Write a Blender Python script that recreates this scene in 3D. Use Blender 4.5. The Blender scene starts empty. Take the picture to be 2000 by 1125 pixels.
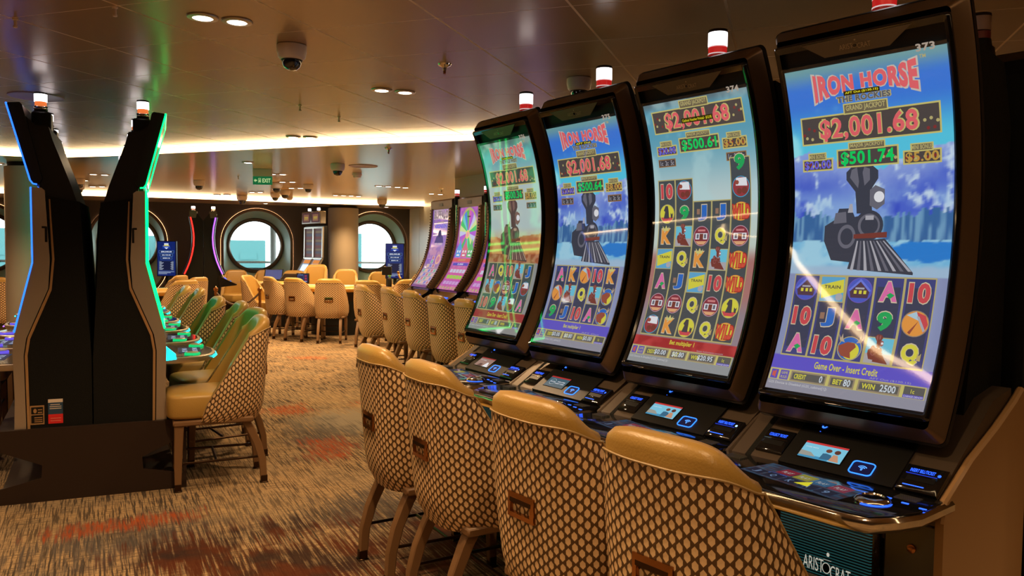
import bpy, bmesh, math, random
import numpy as np
from mathutils import Vector, Matrix
random.seed(7); rng = np.random.default_rng(7)
S = bpy.context.scene
COL = S.collection
PI = math.pi
rad = math.radians

# ------------------------------------------------------------------ camera, world, exposure
cam_data = bpy.data.cameras.new('camera'); cam = bpy.data.objects.new('camera', cam_data); COL.objects.link(cam)
cam_data.sensor_width = 36.0; cam_data.lens = 1548.1 / 2000 * 36.0
cam_data.clip_start = 0.05; cam_data.clip_end = 500
PT, RO = 0.0473, 0.0107
fw = Vector((0, math.cos(PT), -math.sin(PT))); up = Vector((0, math.sin(PT), math.cos(PT))); ri = Vector((1, 0, 0))
r2 = ri * math.cos(RO) + up * math.sin(RO); u2 = up * math.cos(RO) - ri * math.sin(RO)
cam.matrix_world = Matrix(((r2.x, u2.x, -fw.x, 0), (r2.y, u2.y, -fw.y, 0), (r2.z, u2.z, -fw.z, 1.5), (0, 0, 0, 1)))
S.camera = cam
S.view_settings.view_transform = 'Standard'; S.view_settings.look = 'None'
S.view_settings.gamma = 1; S.view_settings.use_curve_mapping = False
S.view_settings.exposure = 0.0
world = bpy.data.worlds.new('world'); S.world = world; world.use_nodes = True
wn = world.node_tree; wb = wn.nodes['Background']
wb.inputs[0].default_value = (0.86, 1.0, 1.0, 1); wb.inputs[1].default_value = 7.0
try:
    S.cycles.max_bounces = 6; S.cycles.diffuse_bounces = 3; S.cycles.glossy_bounces = 3; S.cycles.transmission_bounces = 4
    S.cycles.sample_clamp_indirect = 4.0; S.cycles.use_denoising = True; S.cycles.caustics_reflective = False; S.cycles.caustics_refractive = False
except Exception: pass

SPOT_W, STRIP_E = 100.0, 9.5
Z1, Z2, Z3 = 2.51, 2.455, 2.395
WARM = (1.0, 0.64, 0.33)
def spot(x, y, z, w=SPOT_W, col=WARM, ang=130):
    l = bpy.data.lights.new('downlight_and_fill_lamp', 'SPOT'); l.energy = w; l.color = col; l.spot_size = rad(ang); l.spot_blend = 0.6; l.shadow_soft_size = 0.05
    o = bpy.data.objects.new('downlight_and_fill_lamp', l); o.location = (x, y, z - 0.03); COL.objects.link(o); return o  # serves the visible downlights and the added fill lamps alike

# ------------------------------------------------------------------ materials
MATS = {}
def srgb(r, g, b): return tuple(((c / 255) / 12.92 if c / 255 <= 0.04045 else ((c / 255 + 0.055) / 1.055) ** 2.4) for c in (r, g, b))
def mat(name, col, rough=.5, metal=0., em=None, es=0., spec=.5, coat=0., trans=0., noise=0., nscale=30., alpha=1.):
    if name in MATS: return MATS[name]
    m = bpy.data.materials.new(name); m.use_nodes = True; nt = m.node_tree; b = nt.nodes['Principled BSDF']
    b.inputs['Base Color'].default_value = (*col, 1); b.inputs['Roughness'].default_value = rough; b.inputs['Metallic'].default_value = metal
    b.inputs['Specular IOR Level'].default_value = spec; b.inputs['Coat Weight'].default_value = coat; b.inputs['Coat Roughness'].default_value = .08
    b.inputs['Transmission Weight'].default_value = trans; b.inputs['Alpha'].default_value = alpha
    if em: b.inputs['Emission Color'].default_value = (*em, 1); b.inputs['Emission Strength'].default_value = es
    if noise:
        n = nt.nodes.new('ShaderNodeTexNoise'); n.inputs['Scale'].default_value = nscale; n.inputs['Detail'].default_value = 4
        tc = nt.nodes.new('ShaderNodeTexCoord'); nt.links.new(tc.outputs['Object'], n.inputs['Vector'])
        bp = nt.nodes.new('ShaderNodeBump'); bp.inputs['Strength'].default_value = noise; bp.inputs['Distance'].default_value = .01
        nt.links.new(n.outputs['Fac'], bp.inputs['Height']); nt.links.new(bp.outputs['Normal'], b.inputs['Normal'])
    MATS[name] = m; return m
_EM = {}
def glow(r, g, b, s=1.0):
    k = (r, g, b, s)
    if k not in _EM: _EM[k] = mat('lit_%d_%d_%d_%d' % (r, g, b, int(s * 100)), (0.01, .01, .01), .5, spec=.1, em=srgb(r, g, b), es=s)
    return _EM[k]

leather = mat('tan_leather', (.45, .27, .065), .34, noise=.12, nscale=160)
wood = mat('light_wood', (.20, .105, .045), .45)
darkwood = mat('grey_wood', (.12, .095, .08), .4)
bronze = mat('bronze_metal', (.45, .20, .07), .25, 1.)
darkbronze = mat('dark_bronze', (.06, .035, .02), .3, 1.)
chrome = mat('chrome', (.75, .70, .62), .12, 1.)
nickel = mat('silver_trim', (.50, .43, .35), .34, .7)
black = mat('black_plastic', (.006, .006, .006), .4, spec=.3)
blackgloss = mat('black_gloss', (.006, .006, .007), .08, coat=.5)
blackmatte = mat('black_textured', (.007, .007, .006), .7, spec=.15, noise=.3, nscale=250)
brownshell = mat('bronze_shell', (.17, .105, .06), .33, .55)
tanpaint = mat('tan_paint', (.36, .205, .085), .42)
conbrown = mat('console_brown', (.085, .06, .042), .4, .3)
darkbase = mat('dark_brown_laminate', (.026, .014, .009), .5, spec=.3)
gun = mat('gunmetal', (.12, .12, .11), .35, .6)
felt = mat('teal_felt', (.25, .38, .36), .9)
rimleather = mat('padded_rim', (.62, .36, .09), .35)
pillarm = mat('pillar_beige', (.66, .55, .41), .55)
wallm = mat('wall_charcoal', (.075, .065, .06), .6, noise=.05)
wallside = mat('wall_panel_cream', (.88, .90, .82), .35)
wallhid = mat('wall_brown', (.20, .13, .08), .7)
trimm = mat('window_trim_brown', (.15, .10, .065), .35, .4)
reveal = mat('window_reveal', (.62, .92, .84), .45)  # the teal of the daylight is put into this colour
whitep = mat('white_plastic', (.75, .64, .55), .4)
smoke = mat('dome_smoked', (.01, .01, .012), .03, coat=1.)
redglass = mat('red_lens', (.5, .01, .01), .2, em=(.75, .02, .02), es=.55)
reddark = mat('dark_red_lens', (.22, .01, .01), .2, em=(.3, .01, .01), es=.5)
lampwhite = mat('lamp_white', (1, 1, 1), .4, em=(1., .93, .95), es=3.2)
dl_em = mat('downlight_glow', (1, 1, 1), .4, em=(1., .84, .66), es=9)
strip_em = mat('cove_strip_glow', (1, 1, 1), .4, em=(1., .70, .37), es=STRIP_E)
halo_em = mat('halo_strip_glow', (1, 1, 1), .4, em=(1., .50, .22), es=7)
orangelens = mat('orange_lens', (.5, .1, .02), .2, em=(1, .22, .05), es=.8)
bluelens = mat('blue_lens', (.02, .2, .6), .2, em=(.02, .38, .9), es=1.2)
led_green = mat('led_green', (0, .3, .1), .3, em=(.0, 1., .13), es=4.)
led_cyan = mat('led_cyan', (0, .5, .5), .3, em=(.01, .8, .9), es=3.)
led_blue = mat('led_blue', (0, .3, .9), .3, em=(.02, .14, 1.), es=2.4)
led_red = mat('led_red', (.9, .0, .0), .3, em=(1., .03, .02), es=1.8)
led_purple = mat('led_purple', (.4, .1, .9), .3, em=(.38, .12, 1.), es=1.8)
bluetxt = glow(40, 90, 255, 2.6)
screenoff = mat('screen_black', (.004, .004, .006), .06, coat=.6)

def nodes_mat(name):
    m = bpy.data.materials.new(name); m.use_nodes = True; nt = m.node_tree
    return m, nt, nt.nodes['Principled BSDF']
def nmath(nt, op, a, b=None, c=None):
    n = nt.nodes.new('ShaderNodeMath'); n.operation = op
    for i, v in enumerate((a, b, c)):
        if v is None: continue
        if isinstance(v, (int, float)): n.inputs[i].default_value = v
        else: nt.links.new(v, n.inputs[i])
    return n.outputs[0]

def fabric_material():
    m, nt, b = nodes_mat('honeycomb_fabric')
    uv = nt.nodes.new('ShaderNodeTexCoord'); sp = nt.nodes.new('ShaderNodeSeparateXYZ'); nt.links.new(uv.outputs['UV'], sp.inputs[0])
    U = nmath(nt, 'DIVIDE', sp.outputs[0], .040); V = nmath(nt, 'DIVIDE', sp.outputs[1], .036)
    def cell(off):
        x = nmath(nt, 'ABSOLUTE', nmath(nt, 'SUBTRACT', nmath(nt, 'FRACT', nmath(nt, 'ADD', U, off)), .5))
        y = nmath(nt, 'ABSOLUTE', nmath(nt, 'SUBTRACT', nmath(nt, 'FRACT', nmath(nt, 'ADD', V, off)), .5))
        d1 = nmath(nt, 'DIVIDE', x, .222)
        d2 = nmath(nt, 'ADD', nmath(nt, 'DIVIDE', x, .36), nmath(nt, 'DIVIDE', y, .445))
        return nmath(nt, 'MAXIMUM', d1, d2)
    d = nmath(nt, 'MINIMUM', cell(10.), cell(10.5))
    r = nt.nodes.new('ShaderNodeValToRGB'); nt.links.new(d, r.inputs[0])
    r.color_ramp.elements[0].position = .90; r.color_ramp.elements[0].color = (.98, .68, .37, 1)
    r.color_ramp.elements[1].position = .98; r.color_ramp.elements[1].color = (.12, .058, .018, 1)
    nz = nt.nodes.new('ShaderNodeTexNoise'); nz.inputs['Scale'].default_value = 900; mx = nt.nodes.new('ShaderNodeMix'); mx.data_type = 'RGBA'; mx.blend_type = 'MULTIPLY'
    nt.links.new(uv.outputs['UV'], nz.inputs['Vector']); mx.inputs[0].default_value = .35
    nt.links.new(r.outputs[0], mx.inputs[6]); nt.links.new(nz.outputs[0], mx.inputs[7]); nt.links.new(mx.outputs[2], b.inputs['Base Color'])
    b.inputs['Roughness'].default_value = .55
    bp = nt.nodes.new('ShaderNodeBump'); bp.inputs['Strength'].default_value = .5; bp.inputs['Distance'].default_value = .002; bp.invert = True
    nt.links.new(d, bp.inputs['Height']); nt.links.new(bp.outputs[0], b.inputs['Normal'])
    return m
fabric = fabric_material()

def carpet_material():
    m, nt, b = nodes_mat('carpet')
    tc = nt.nodes.new('ShaderNodeTexCoord')
    def noise(scale, sx, sy, rz, detail=3, rough=.6, dist=0):
        mp = nt.nodes.new('ShaderNodeMapping'); nt.links.new(tc.outputs['Object'], mp.inputs[0]); mp.vector_type = 'TEXTURE'; mp.inputs['Scale'].default_value = (1 / sx, 1 / sy, 1); mp.inputs['Rotation'].default_value = (0, 0, rz)
        n = nt.nodes.new('ShaderNodeTexNoise'); n.inputs['Scale'].default_value = scale; n.inputs['Detail'].default_value = detail; n.inputs['Roughness'].default_value = rough; n.inputs['Distortion'].default_value = dist
        nt.links.new(mp.outputs[0], n.inputs['Vector']); return n.outputs['Fac']
    def ramp(f, p0, p1, c0=(0, 0, 0, 1), c1=(1, 1, 1, 1)):
        r = nt.nodes.new('ShaderNodeValToRGB'); nt.links.new(f, r.inputs[0]); r.color_ramp.elements[0].position = p0; r.color_ramp.elements[1].position = p1
        r.color_ramp.elements[0].color = c0; r.color_ramp.elements[1].color = c1; return r.outputs[0]
    def mix(f, a, bb, bt='MIX'):
        x = nt.nodes.new('ShaderNodeMix'); x.data_type = 'RGBA'; x.blend_type = bt
        for i, v in ((0, f), (6, a), (7, bb)):
            if isinstance(v, (int, float)): x.inputs[i].default_value = v
            elif isinstance(v, tuple): x.inputs[i].default_value = v
            else: nt.links.new(v, x.inputs[i])
        return x.outputs[2]
    a = rad(27.8)
    def blob(x, y, rx, ry, rot=a):
        mp = nt.nodes.new('ShaderNodeMapping'); mp.vector_type = 'TEXTURE'; nt.links.new(tc.outputs['Object'], mp.inputs[0]); mp.inputs['Location'].default_value = (x, y, 0); mp.inputs['Rotation'].default_value = (0, 0, rot); mp.inputs['Scale'].default_value = (rx, ry, 1)
        l = nt.nodes.new('ShaderNodeVectorMath'); l.operation = 'LENGTH'; nt.links.new(mp.outputs[0], l.inputs[0]); return nmath(nt, 'SUBTRACT', 1.25, l.outputs['Value'])
    def union(L):
        o = L[0]
        for q in L[1:]: o = nmath(nt, 'MAXIMUM', o, q)
        return o
    wob = nmath(nt, 'MULTIPLY', nmath(nt, 'SUBTRACT', noise(2.6, 1, 1, .4, 3, .6), .5), 2.2); strk = nmath(nt, 'MULTIPLY', nmath(nt, 'SUBTRACT', noise(1, 60, 2.2, a, 3), .5), 3.2)
    def soft(bl, lo, hi, k=1.): return ramp(nmath(nt, 'ADD', nmath(nt, 'ADD', bl, nmath(nt, 'MULTIPLY', wob, k)), nmath(nt, 'MULTIPLY', strk, k)), lo, hi)
    s1 = ramp(noise(1, 100, 3.5, a, 4, .65), .47, .56)
    s2 = ramp(noise(1, 4.5, 95, a, 4, .65), .50, .60)
    s5 = ramp(noise(1, 80, 4, a + rad(52), 3), .57, .63)
    big = noise(.9, 1, 1, 0, 2, .5, .5)
    base = mix(ramp(noise(2.2, 1, 1, .3), .35, .65), (.49, .325, .165, 1), (.37, .265, .155, 1))
    hatch = nmath(nt, 'MAXIMUM', nmath(nt, 'MAXIMUM', nmath(nt, 'MULTIPLY', s1, .95), nmath(nt, 'MULTIPLY', s2, .75)), nmath(nt, 'MULTIPLY', s5, .5))
    hatch = nmath(nt, 'MULTIPLY', hatch, nmath(nt, 'MULTIPLY_ADD', ramp(big, .35, .55), .35, .65))
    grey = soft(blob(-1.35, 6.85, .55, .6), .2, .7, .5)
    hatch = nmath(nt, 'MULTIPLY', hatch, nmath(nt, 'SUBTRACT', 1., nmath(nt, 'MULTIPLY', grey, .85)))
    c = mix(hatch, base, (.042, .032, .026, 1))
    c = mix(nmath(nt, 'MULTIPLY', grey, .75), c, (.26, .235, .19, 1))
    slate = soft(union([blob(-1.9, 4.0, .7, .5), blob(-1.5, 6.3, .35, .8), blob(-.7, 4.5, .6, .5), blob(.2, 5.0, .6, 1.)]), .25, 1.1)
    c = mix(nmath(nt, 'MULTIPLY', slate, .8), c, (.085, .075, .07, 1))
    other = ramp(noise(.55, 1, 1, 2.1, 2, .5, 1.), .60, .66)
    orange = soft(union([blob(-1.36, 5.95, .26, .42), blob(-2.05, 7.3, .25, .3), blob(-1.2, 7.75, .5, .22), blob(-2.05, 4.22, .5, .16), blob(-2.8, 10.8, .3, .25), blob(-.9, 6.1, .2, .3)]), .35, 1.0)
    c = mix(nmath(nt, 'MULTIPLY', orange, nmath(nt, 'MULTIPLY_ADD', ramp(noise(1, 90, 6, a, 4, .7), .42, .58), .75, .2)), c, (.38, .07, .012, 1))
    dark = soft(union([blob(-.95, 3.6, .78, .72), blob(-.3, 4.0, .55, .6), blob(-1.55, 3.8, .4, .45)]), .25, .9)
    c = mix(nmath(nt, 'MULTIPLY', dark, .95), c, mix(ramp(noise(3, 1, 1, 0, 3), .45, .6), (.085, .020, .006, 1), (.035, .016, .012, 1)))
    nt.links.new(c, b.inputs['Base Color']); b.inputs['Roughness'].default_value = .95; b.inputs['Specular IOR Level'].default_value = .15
    n = noise(260, 1, 1, 0, 2); bp = nt.nodes.new('ShaderNodeBump'); bp.inputs['Strength'].default_value = .5; bp.inputs['Distance'].default_value = .006
    nt.links.new(n, bp.inputs['Height']); nt.links.new(bp.outputs[0], b.inputs['Normal'])
    return m
carpet = carpet_material()

def ceiling_material(name, grid, col):
    m, nt, b = nodes_mat(name)
    tc = nt.nodes.new('ShaderNodeTexCoord')
    b.inputs['Roughness'].default_value = .28 if grid else .20; b.inputs['Metallic'].default_value = .12; b.inputs['Base Color'].default_value = (*col, 1)
    if grid:
        mp = nt.nodes.new('ShaderNodeMapping'); nt.links.new(tc.outputs['Object'], mp.inputs[0]); mp.vector_type = 'TEXTURE'
        mp.inputs['Location'].default_value = (-2.4227, 3.0519, 0); mp.inputs['Rotation'].default_value = (0, 0, -.3294)
        sp = nt.nodes.new('ShaderNodeSeparateXYZ'); nt.links.new(mp.outputs[0], sp.inputs[0])
        def line(o, p, w):
            f = nmath(nt, 'FRACT', nmath(nt, 'ADD', nmath(nt, 'DIVIDE', o, p), 100.5))
            return nmath(nt, 'MULTIPLY', nmath(nt, 'ABSOLUTE', nmath(nt, 'SUBTRACT', f, .5)), p)
        la = nmath(nt, 'LESS_THAN', line(sp.outputs[0], .6064, 0), .0055); lb = nmath(nt, 'LESS_THAN', line(sp.outputs[1], .5567, 0), .0028)
        l = nmath(nt, 'MAXIMUM', la, lb)
        mx = nt.nodes.new('ShaderNodeMix'); mx.data_type = 'RGBA'; nt.links.new(l, mx.inputs[0]); mx.inputs[6].default_value = (*col, 1); mx.inputs[7].default_value = (.78, .62, .44, 1)
        nt.links.new(mx.outputs[2], b.inputs['Base Color'])
        nt.links.new(nmath(nt, 'ADD', nmath(nt, 'MULTIPLY', l, .35), .27), b.inputs['Roughness'])
    return m
ceil1 = ceiling_material('ceiling_tiles', True, (.43, .295, .165))
ceil2 = ceiling_material('ceiling_gloss_panels', False, (.76, .56, .31))

def picture_material():
    m, nt, b = nodes_mat('display_picture')
    a = nt.nodes.new('ShaderNodeVertexColor'); a.layer_name = 'Col'
    nt.links.new(a.outputs[0], b.inputs['Emission Color']); b.inputs['Emission Strength'].default_value = .9
    b.inputs['Base Color'].default_value = (.035, .035, .035, 1); b.inputs['Roughness'].default_value = .05; b.inputs['Specular IOR Level'].default_value = .6
    b.inputs['Coat Weight'].default_value = 0.3
    return m
picmat = picture_material()

# ------------------------------------------------------------------ mesh building
class G:
    def __init__(s, flip=False): s.v = []; s.f = []; s.mi = []; s.mats = []; s.uv = {}; s.flip = flip; s.T = None
    def _m(s, m):
        if m not in s.mats: s.mats.append(m)
        return s.mats.index(m)
    def add(s, verts, faces, m, uvs=None):
        o = len(s.v); k = s._m(m)
        for p in verts:
            p = Vector(p)
            if s.T: p = s.T @ p
            s.v.append((p.x, -p.y, p.z) if s.flip else tuple(p))
        for i, f in enumerate(faces):
            if uvs: s.uv[len(s.f)] = [uvs[j] for j in f]
            s.f.append([o + j for j in f]); s.mi.append(k)
    def box(s, a, b, m, ch=0.):
        x0, x1 = sorted((a[0], b[0])); y0, y1 = sorted((a[1], b[1])); z0, z1 = sorted((a[2], b[2]))
        ch = min(ch, (x1 - x0) * .45, (y1 - y0) * .45, (z1 - z0) * .45)
        if ch <= 0:
            V = [(x, y, z) for z in (z0, z1) for y in (y0, y1) for x in (x0, x1)]
            s.add(V, [(0, 2, 3, 1), (4, 5, 7, 6), (0, 1, 5, 4), (2, 6, 7, 3), (0, 4, 6, 2), (1, 3, 7, 5)], m); return
        rings = []
        def rect(z, i): return [(x0 + i, y0 + ch, z), (x0 + ch, y0 + i, z), (x1 - ch, y0 + i, z), (x1 - i, y0 + ch, z), (x1 - i, y1 - ch, z), (x1 - ch, y1 - i, z), (x0 + ch, y1 - i, z), (x0 + i, y1 - ch, z)]
        def rect2(z): return [(x0 + ch, y0 + ch, z)] * 2 + [(x1 - ch, y0 + ch, z)] * 2 + [(x1 - ch, y1 - ch, z)] * 2 + [(x0 + ch, y1 - ch, z)] * 2
        s.loft([rect2(z0), rect(z0 + ch, 0), rect(z1 - ch, 0), rect2(z1)], m)
    def loft(s, rings, m, closed=True, cap=True, uvs=None):
        n = len(rings[0]); V = [p for r in rings for p in r]; F = []
        for i in range(len(rings) - 1):
            for j in range(n if closed else n - 1):
                k = (j + 1) % n; F.append((i * n + j, i * n + k, (i + 1) * n + k, (i + 1) * n + j))
        if cap and closed: F.append(tuple(range(n))[::-1]); F.append(tuple((len(rings) - 1) * n + j for j in range(n)))
        s.add(V, F, m, uvs)
    def prism(s, pts, ax, a, b, m):          # outline extruded along axis ax ('x','y','z')
        def mk(p, t): return (t, p[0], p[1]) if ax == 'x' else ((p[0], t, p[1]) if ax == 'y' else (p[0], p[1], t))
        s.loft([[mk(p, a) for p in pts], [mk(p, b) for p in pts]], m)
    def lathe(s, prof, c, m, n=20, axis='z'):
        rings = []
        for r, z in prof:
            R = []
            for i in range(n):
                t = 2 * PI * i / n; x, y = r * math.cos(t), r * math.sin(t)
                R.append((c[0] + x, c[1] + y, c[2] + z) if axis == 'z' else ((c[0] + x, c[1] + z, c[2] + y) if axis == 'y' else (c[0] + z, c[1] + x, c[2] + y)))
            rings.append(R)
        s.loft(rings, m)
    def tube(s, path, r, m, n=8, closed=False, ry=None):
        P = [Vector(p) for p in path]; N = len(P); rings = []; prev = None
        for i, p in enumerate(P):
            t = (P[(i + 1) % N] - P[i - 1]) if closed else (P[min(i + 1, N - 1)] - P[max(i - 1, 0)])
            t.normalize()
            a = prev if prev is not None else (Vector((0, 0, 1)) if abs(t.z) < .9 else Vector((1, 0, 0)))
            x = (a - t * a.dot(t)).normalized(); y = t.cross(x); prev = x
            rr = r[i] if isinstance(r, (list, tuple)) else r
            rings.append([p + (x * math.cos(2 * PI * k / n + PI / n) + y * math.sin(2 * PI * k / n + PI / n) * (ry or 1)) * rr for k in range(n)])
        if closed: rings.append(rings[0])
        s.loft(rings, m, cap=not closed)
    def grid(s, fn, nu, nv, m, uvf=None):
        V = [fn(i / nu, j / nv) for j in range(nv + 1) for i in range(nu + 1)]
        F = [(j * (nu + 1) + i, j * (nu + 1) + i + 1, (j + 1) * (nu + 1) + i + 1, (j + 1) * (nu + 1) + i) for j in range(nv) for i in range(nu)]
        s.add(V, F, m, [uvf(i / nu, j / nv) for j in range(nv + 1) for i in range(nu + 1)] if uvf else None)
    def pillow(s, c, h, m, e=.35, nu=28, nv=14):
        def sp(v, q): return math.copysign(abs(v) ** q, v)
        rings = []
        for j in range(nv + 1):
            ph = -PI / 2 + PI * j / nv; cz, sz = sp(math.cos(ph), e), sp(math.sin(ph), e)
            rings.append([(c[0] + h[0] * cz * sp(math.cos(2 * PI * i / nu), e), c[1] + h[1] * cz * sp(math.sin(2 * PI * i / nu), e), c[2] + h[2] * sz) for i in range(nu)])
        s.loft(rings, m)
    def build(s, name, parent=None, smooth=True, recalc=True, loc=None, rz=0., angle=38, merge=True):
        me = bpy.data.meshes.new(name); me.from_pydata(s.v, [], s.f)
        for m in s.mats: me.materials.append(m)
        me.polygons.foreach_set('material_index', s.mi)
        if s.uv:
            L = me.uv_layers.new(name='UVMap')
            for fi, u in s.uv.items():
                for k, li in enumerate(me.polygons[fi].loop_indices): L.data[li].uv = u[k]
        bm = bmesh.new(); bm.from_mesh(me)
        if merge: bmesh.ops.remove_doubles(bm, verts=bm.verts, dist=1e-5)
        if recalc: bmesh.ops.recalc_face_normals(bm, faces=bm.faces)
        bm.to_mesh(me); bm.free()
        if smooth:
            me.polygons.foreach_set('use_smooth', [True] * len(me.polygons)); me.set_sharp_from_angle(angle=rad(angle))
        me.update()
        o = bpy.data.objects.new(name, me); COL.objects.link(o)
        if parent: o.parent = parent
        if loc is not None: o.location = loc
        if rz: o.rotation_euler = (0, 0, rz)
        return o

def tag(o, label, cat, group=None):
    o['label'] = label; o['category'] = cat
    if group: o['group'] = group
    return o
def thing(name, label, cat, loc=(0, 0, 0), rz=0., group=None):
    o = bpy.data.objects.new(name, None); COL.objects.link(o); o.location = loc; o.rotation_euler = (0, 0, rz); o.empty_display_size = .1
    return tag(o, label, cat, group)
def struct(o): o['kind'] = 'structure'; return o
def dup(o, loc=None, rz=None, label=None, parent=None, group=None, scale=None, skip=()):
    c = o.copy(); COL.objects.link(c)
    if parent is not None: c.parent = parent
    if loc is not None: c.location = loc
    if rz is not None: c.rotation_euler = (0, 0, rz)
    if label: c['label'] = label
    if group: c['group'] = group
    if scale: c.scale = scale
    for ch in list(o.children):
        if ch.name.split('.')[0] not in skip: dup(ch, parent=c, skip=skip)
    return c
def lerp(tab, t):
    for (a, va), (b, vb) in zip(tab, tab[1:]):
        if t <= b: k = max(0, (t - a) / (b - a)); return va + (vb - va) * k
    return tab[-1][1]
def sgp(v, p): return math.copysign(abs(v) ** p, v)

# ------------------------------------------------------------------ flat lettering helpers
_TC = {}
def text_polys(st, bold=.0, shear=0.):
    k = (st, bold, shear)
    if k in _TC: return _TC[k]
    c = bpy.data.curves.new('t', 'FONT'); c.body = st; c.offset = bold; c.resolution_u = 3; c.shear = shear; c.space_character = 1. + bold * 2.2
    o = bpy.data.objects.new('t', c); COL.objects.link(o)
    me = o.to_mesh(); V = [(v.co.x, v.co.y) for v in me.vertices]; F = [tuple(p.vertices) for p in me.polygons]
    o.to_mesh_clear(); bpy.data.objects.remove(o); bpy.data.curves.remove(c)
    if V:
        x0, x1 = min(p[0] for p in V), max(p[0] for p in V); y0, y1 = min(p[1] for p in V), max(p[1] for p in V)
        V = [((x - x0) / (x1 - x0 + 1e-9), (y - y0) / (y1 - y0 + 1e-9)) for x, y in V]
    _TC[k] = (V, F); return V, F

class Art:
    """flat shapes laid on a surface given by P(u, v, h)"""
    def __init__(s, P, flip=True, cuts=()): s.P = P; s.g = G(flip); s.h = 0.0004; s.step = .00004; s.cuts = cuts
    def _put(s, pts, faces, m):
        vs = [p[1] for p in pts]; lo, hi = min(vs), max(vs)
        cuts = [c for c in s.cuts if lo + 1e-4 < c < hi - 1e-4]
        if cuts:
            bm = bmesh.new(); V = [bm.verts.new((p[0], p[1], 0)) for p in pts]
            for f in faces:
                try: bm.faces.new([V[i] for i in f])
                except ValueError: pass
            for c in cuts: bmesh.ops.bisect_plane(bm, geom=bm.verts[:] + bm.edges[:] + bm.faces[:], plane_co=(0, c, 0), plane_no=(0, 1, 0), dist=1e-6)
            bm.verts.index_update(); pts = [(v.co.x, v.co.y) for v in bm.verts]; faces = [tuple(v.index for v in f.verts) for f in bm.faces]; bm.free()
        s.g.add([s.P(u, v, s.h) for u, v in pts], faces, m); s.h += s.step
    def rect(s, u0, v0, u1, v1, m):
        s._put([(u0, v0), (u1, v0), (u1, v1), (u0, v1)], [(0, 1, 2, 3)], m)
    def frame(s, u0, v0, u1, v1, mb, mf, t=.008, asp=.48):
        s.rect(u0, v0, u1, v1, mb); s.rect(u0 + t, v0 + t * asp, u1 - t, v1 - t * asp, mf)
    def disc(s, u, v, r, m, asp=.48, n=24, sx=1.):
        s._put([(u + sx * r * math.cos(2 * PI * i / n), v + r * asp * math.sin(2 * PI * i / n)) for i in range(n)], [tuple(range(n))], m)
    def poly(s, pts, m): s._put(pts, [tuple(range(len(pts)))], m)
    def text(s, st, u0, v0, u1, v1, m, bold=.02, shear=0., warp=None, out=None, ow=.05):
        if out is not None:
            V, F = text_polys(st, bold + ow, shear); eu = (u1 - u0) * .012 + .003; ev = (v1 - v0) * .06
            pts = [(u0 - eu + x * (u1 - u0 + 2 * eu), v0 - ev + y * (v1 - v0 + 2 * ev)) for x, y in V]
            if warp: pts = [warp(*p) for p in pts]
            s._put(pts, F, out)
        V, F = text_polys(st, bold, shear)
        pts = [(u0 + x * (u1 - u0), v0 + y * (v1 - v0)) for x, y in V]
        if warp: pts = [warp(*p) for p in pts]
        s._put(pts, F, m)
    def build(s, name, parent): return s.g.build(name, parent, smooth=False, recalc=False, merge=False)

# ================================================================== THE ROOM
def smooth_curve(pts, n=8):
    P = [Vector((p[0], p[1], 0)) for p in pts]; out = []
    for i in range(len(P) - 1):
        a, b, c, d = P[max(i - 1, 0)], P[i], P[i + 1], P[min(i + 2, len(P) - 1)]
        for k in range(n):
            t = k / n
            out.append(.5 * ((2 * b) + (c - a) * t + (2 * a - 5 * b + 4 * c - d) * t * t + (3 * b - a - 3 * c + d) * t ** 3))
    out.append(P[-1]); return [(p.x, p.y) for p in out]
S1 = smooth_curve([(-17, 2.4), (-12, 5.0), (-8.5, 7.0), (-6.6, 8.0), (-5.47, 8.55), (-5.0, 8.68), (-4.12, 8.43), (-3.65, 8.23), (-2.51, 7.77), (-1.43, 7.34), (-.47, 7.02), (.23, 6.74), (.99, 6.48), (2.07, 6.30), (6.6, 5.9)])
S2 = smooth_curve([(-17, 11.5), (-11, 13.2), (-8.83, 13.8), (-8.0, 14.15), (-6.53, 14.55), (-5.37, 15.12), (-4.09, 15.78), (-3.14, 16.15), (-1.62, 16.58), (1.5, 17.3), (6.6, 18.2)])
def resamp(c, n):
    P = np.array(c); d = np.r_[0, np.cumsum(np.linalg.norm(np.diff(P, axis=0), axis=1))]; t = np.linspace(0, d[-1], n)
    return list(zip(np.interp(t, d, P[:, 0]), np.interp(t, d, P[:, 1])))
S1 = resamp(S1, 100); S2 = resamp(S2, 100)
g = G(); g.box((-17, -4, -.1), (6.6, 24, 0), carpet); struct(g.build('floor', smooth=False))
def ribbon(name, A, B, za, zb, m):
    g = G(); n = len(A); g.add([(a[0], a[1], za) for a in A] + [(b[0], b[1], zb) for b in B], [(i, i + 1, n + i + 1, n + i) for i in range(n - 1)], m)
    return struct(g.build(name, smooth=False))
ribbon('ceiling', [(p[0], -4) for p in S1], S1, Z1, Z1, ceil1)
ribbon('ceiling', S1, S2, Z2, Z2, ceil2)
ribbon('ceiling', S2, [(p[0], 24) for p in S2], Z3, Z3, ceil2)
def cove(S_, zt, zb, label):
    g = G(); n = len(S_)
    lo = [(p[0], p[1] - .012, zb + .004) for p in S_]; hi = [(p[0], p[1] - .012, zt - .004) for p in S_]
    g.add(lo + hi, [(i, i + 1, n + i + 1, n + i) for i in range(n - 1)], strip_em)
    g2 = G(); g2.add([(p[0], p[1], zb) for p in S_] + [(p[0], p[1], zt) for p in S_] + [(p[0], p[1] - .016, zb) for p in S_], [(i, i + 1, n + i + 1, n + i) for i in range(n - 1)] + [(i, i + 1, 2 * n + i + 1, 2 * n + i) for i in range(n - 1)], whitep)
    o = g.build('cove_light', smooth=False, recalc=False); tag(o, label, 'strip light', None)
    h = g2.build('housing', o, smooth=False)
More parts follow.
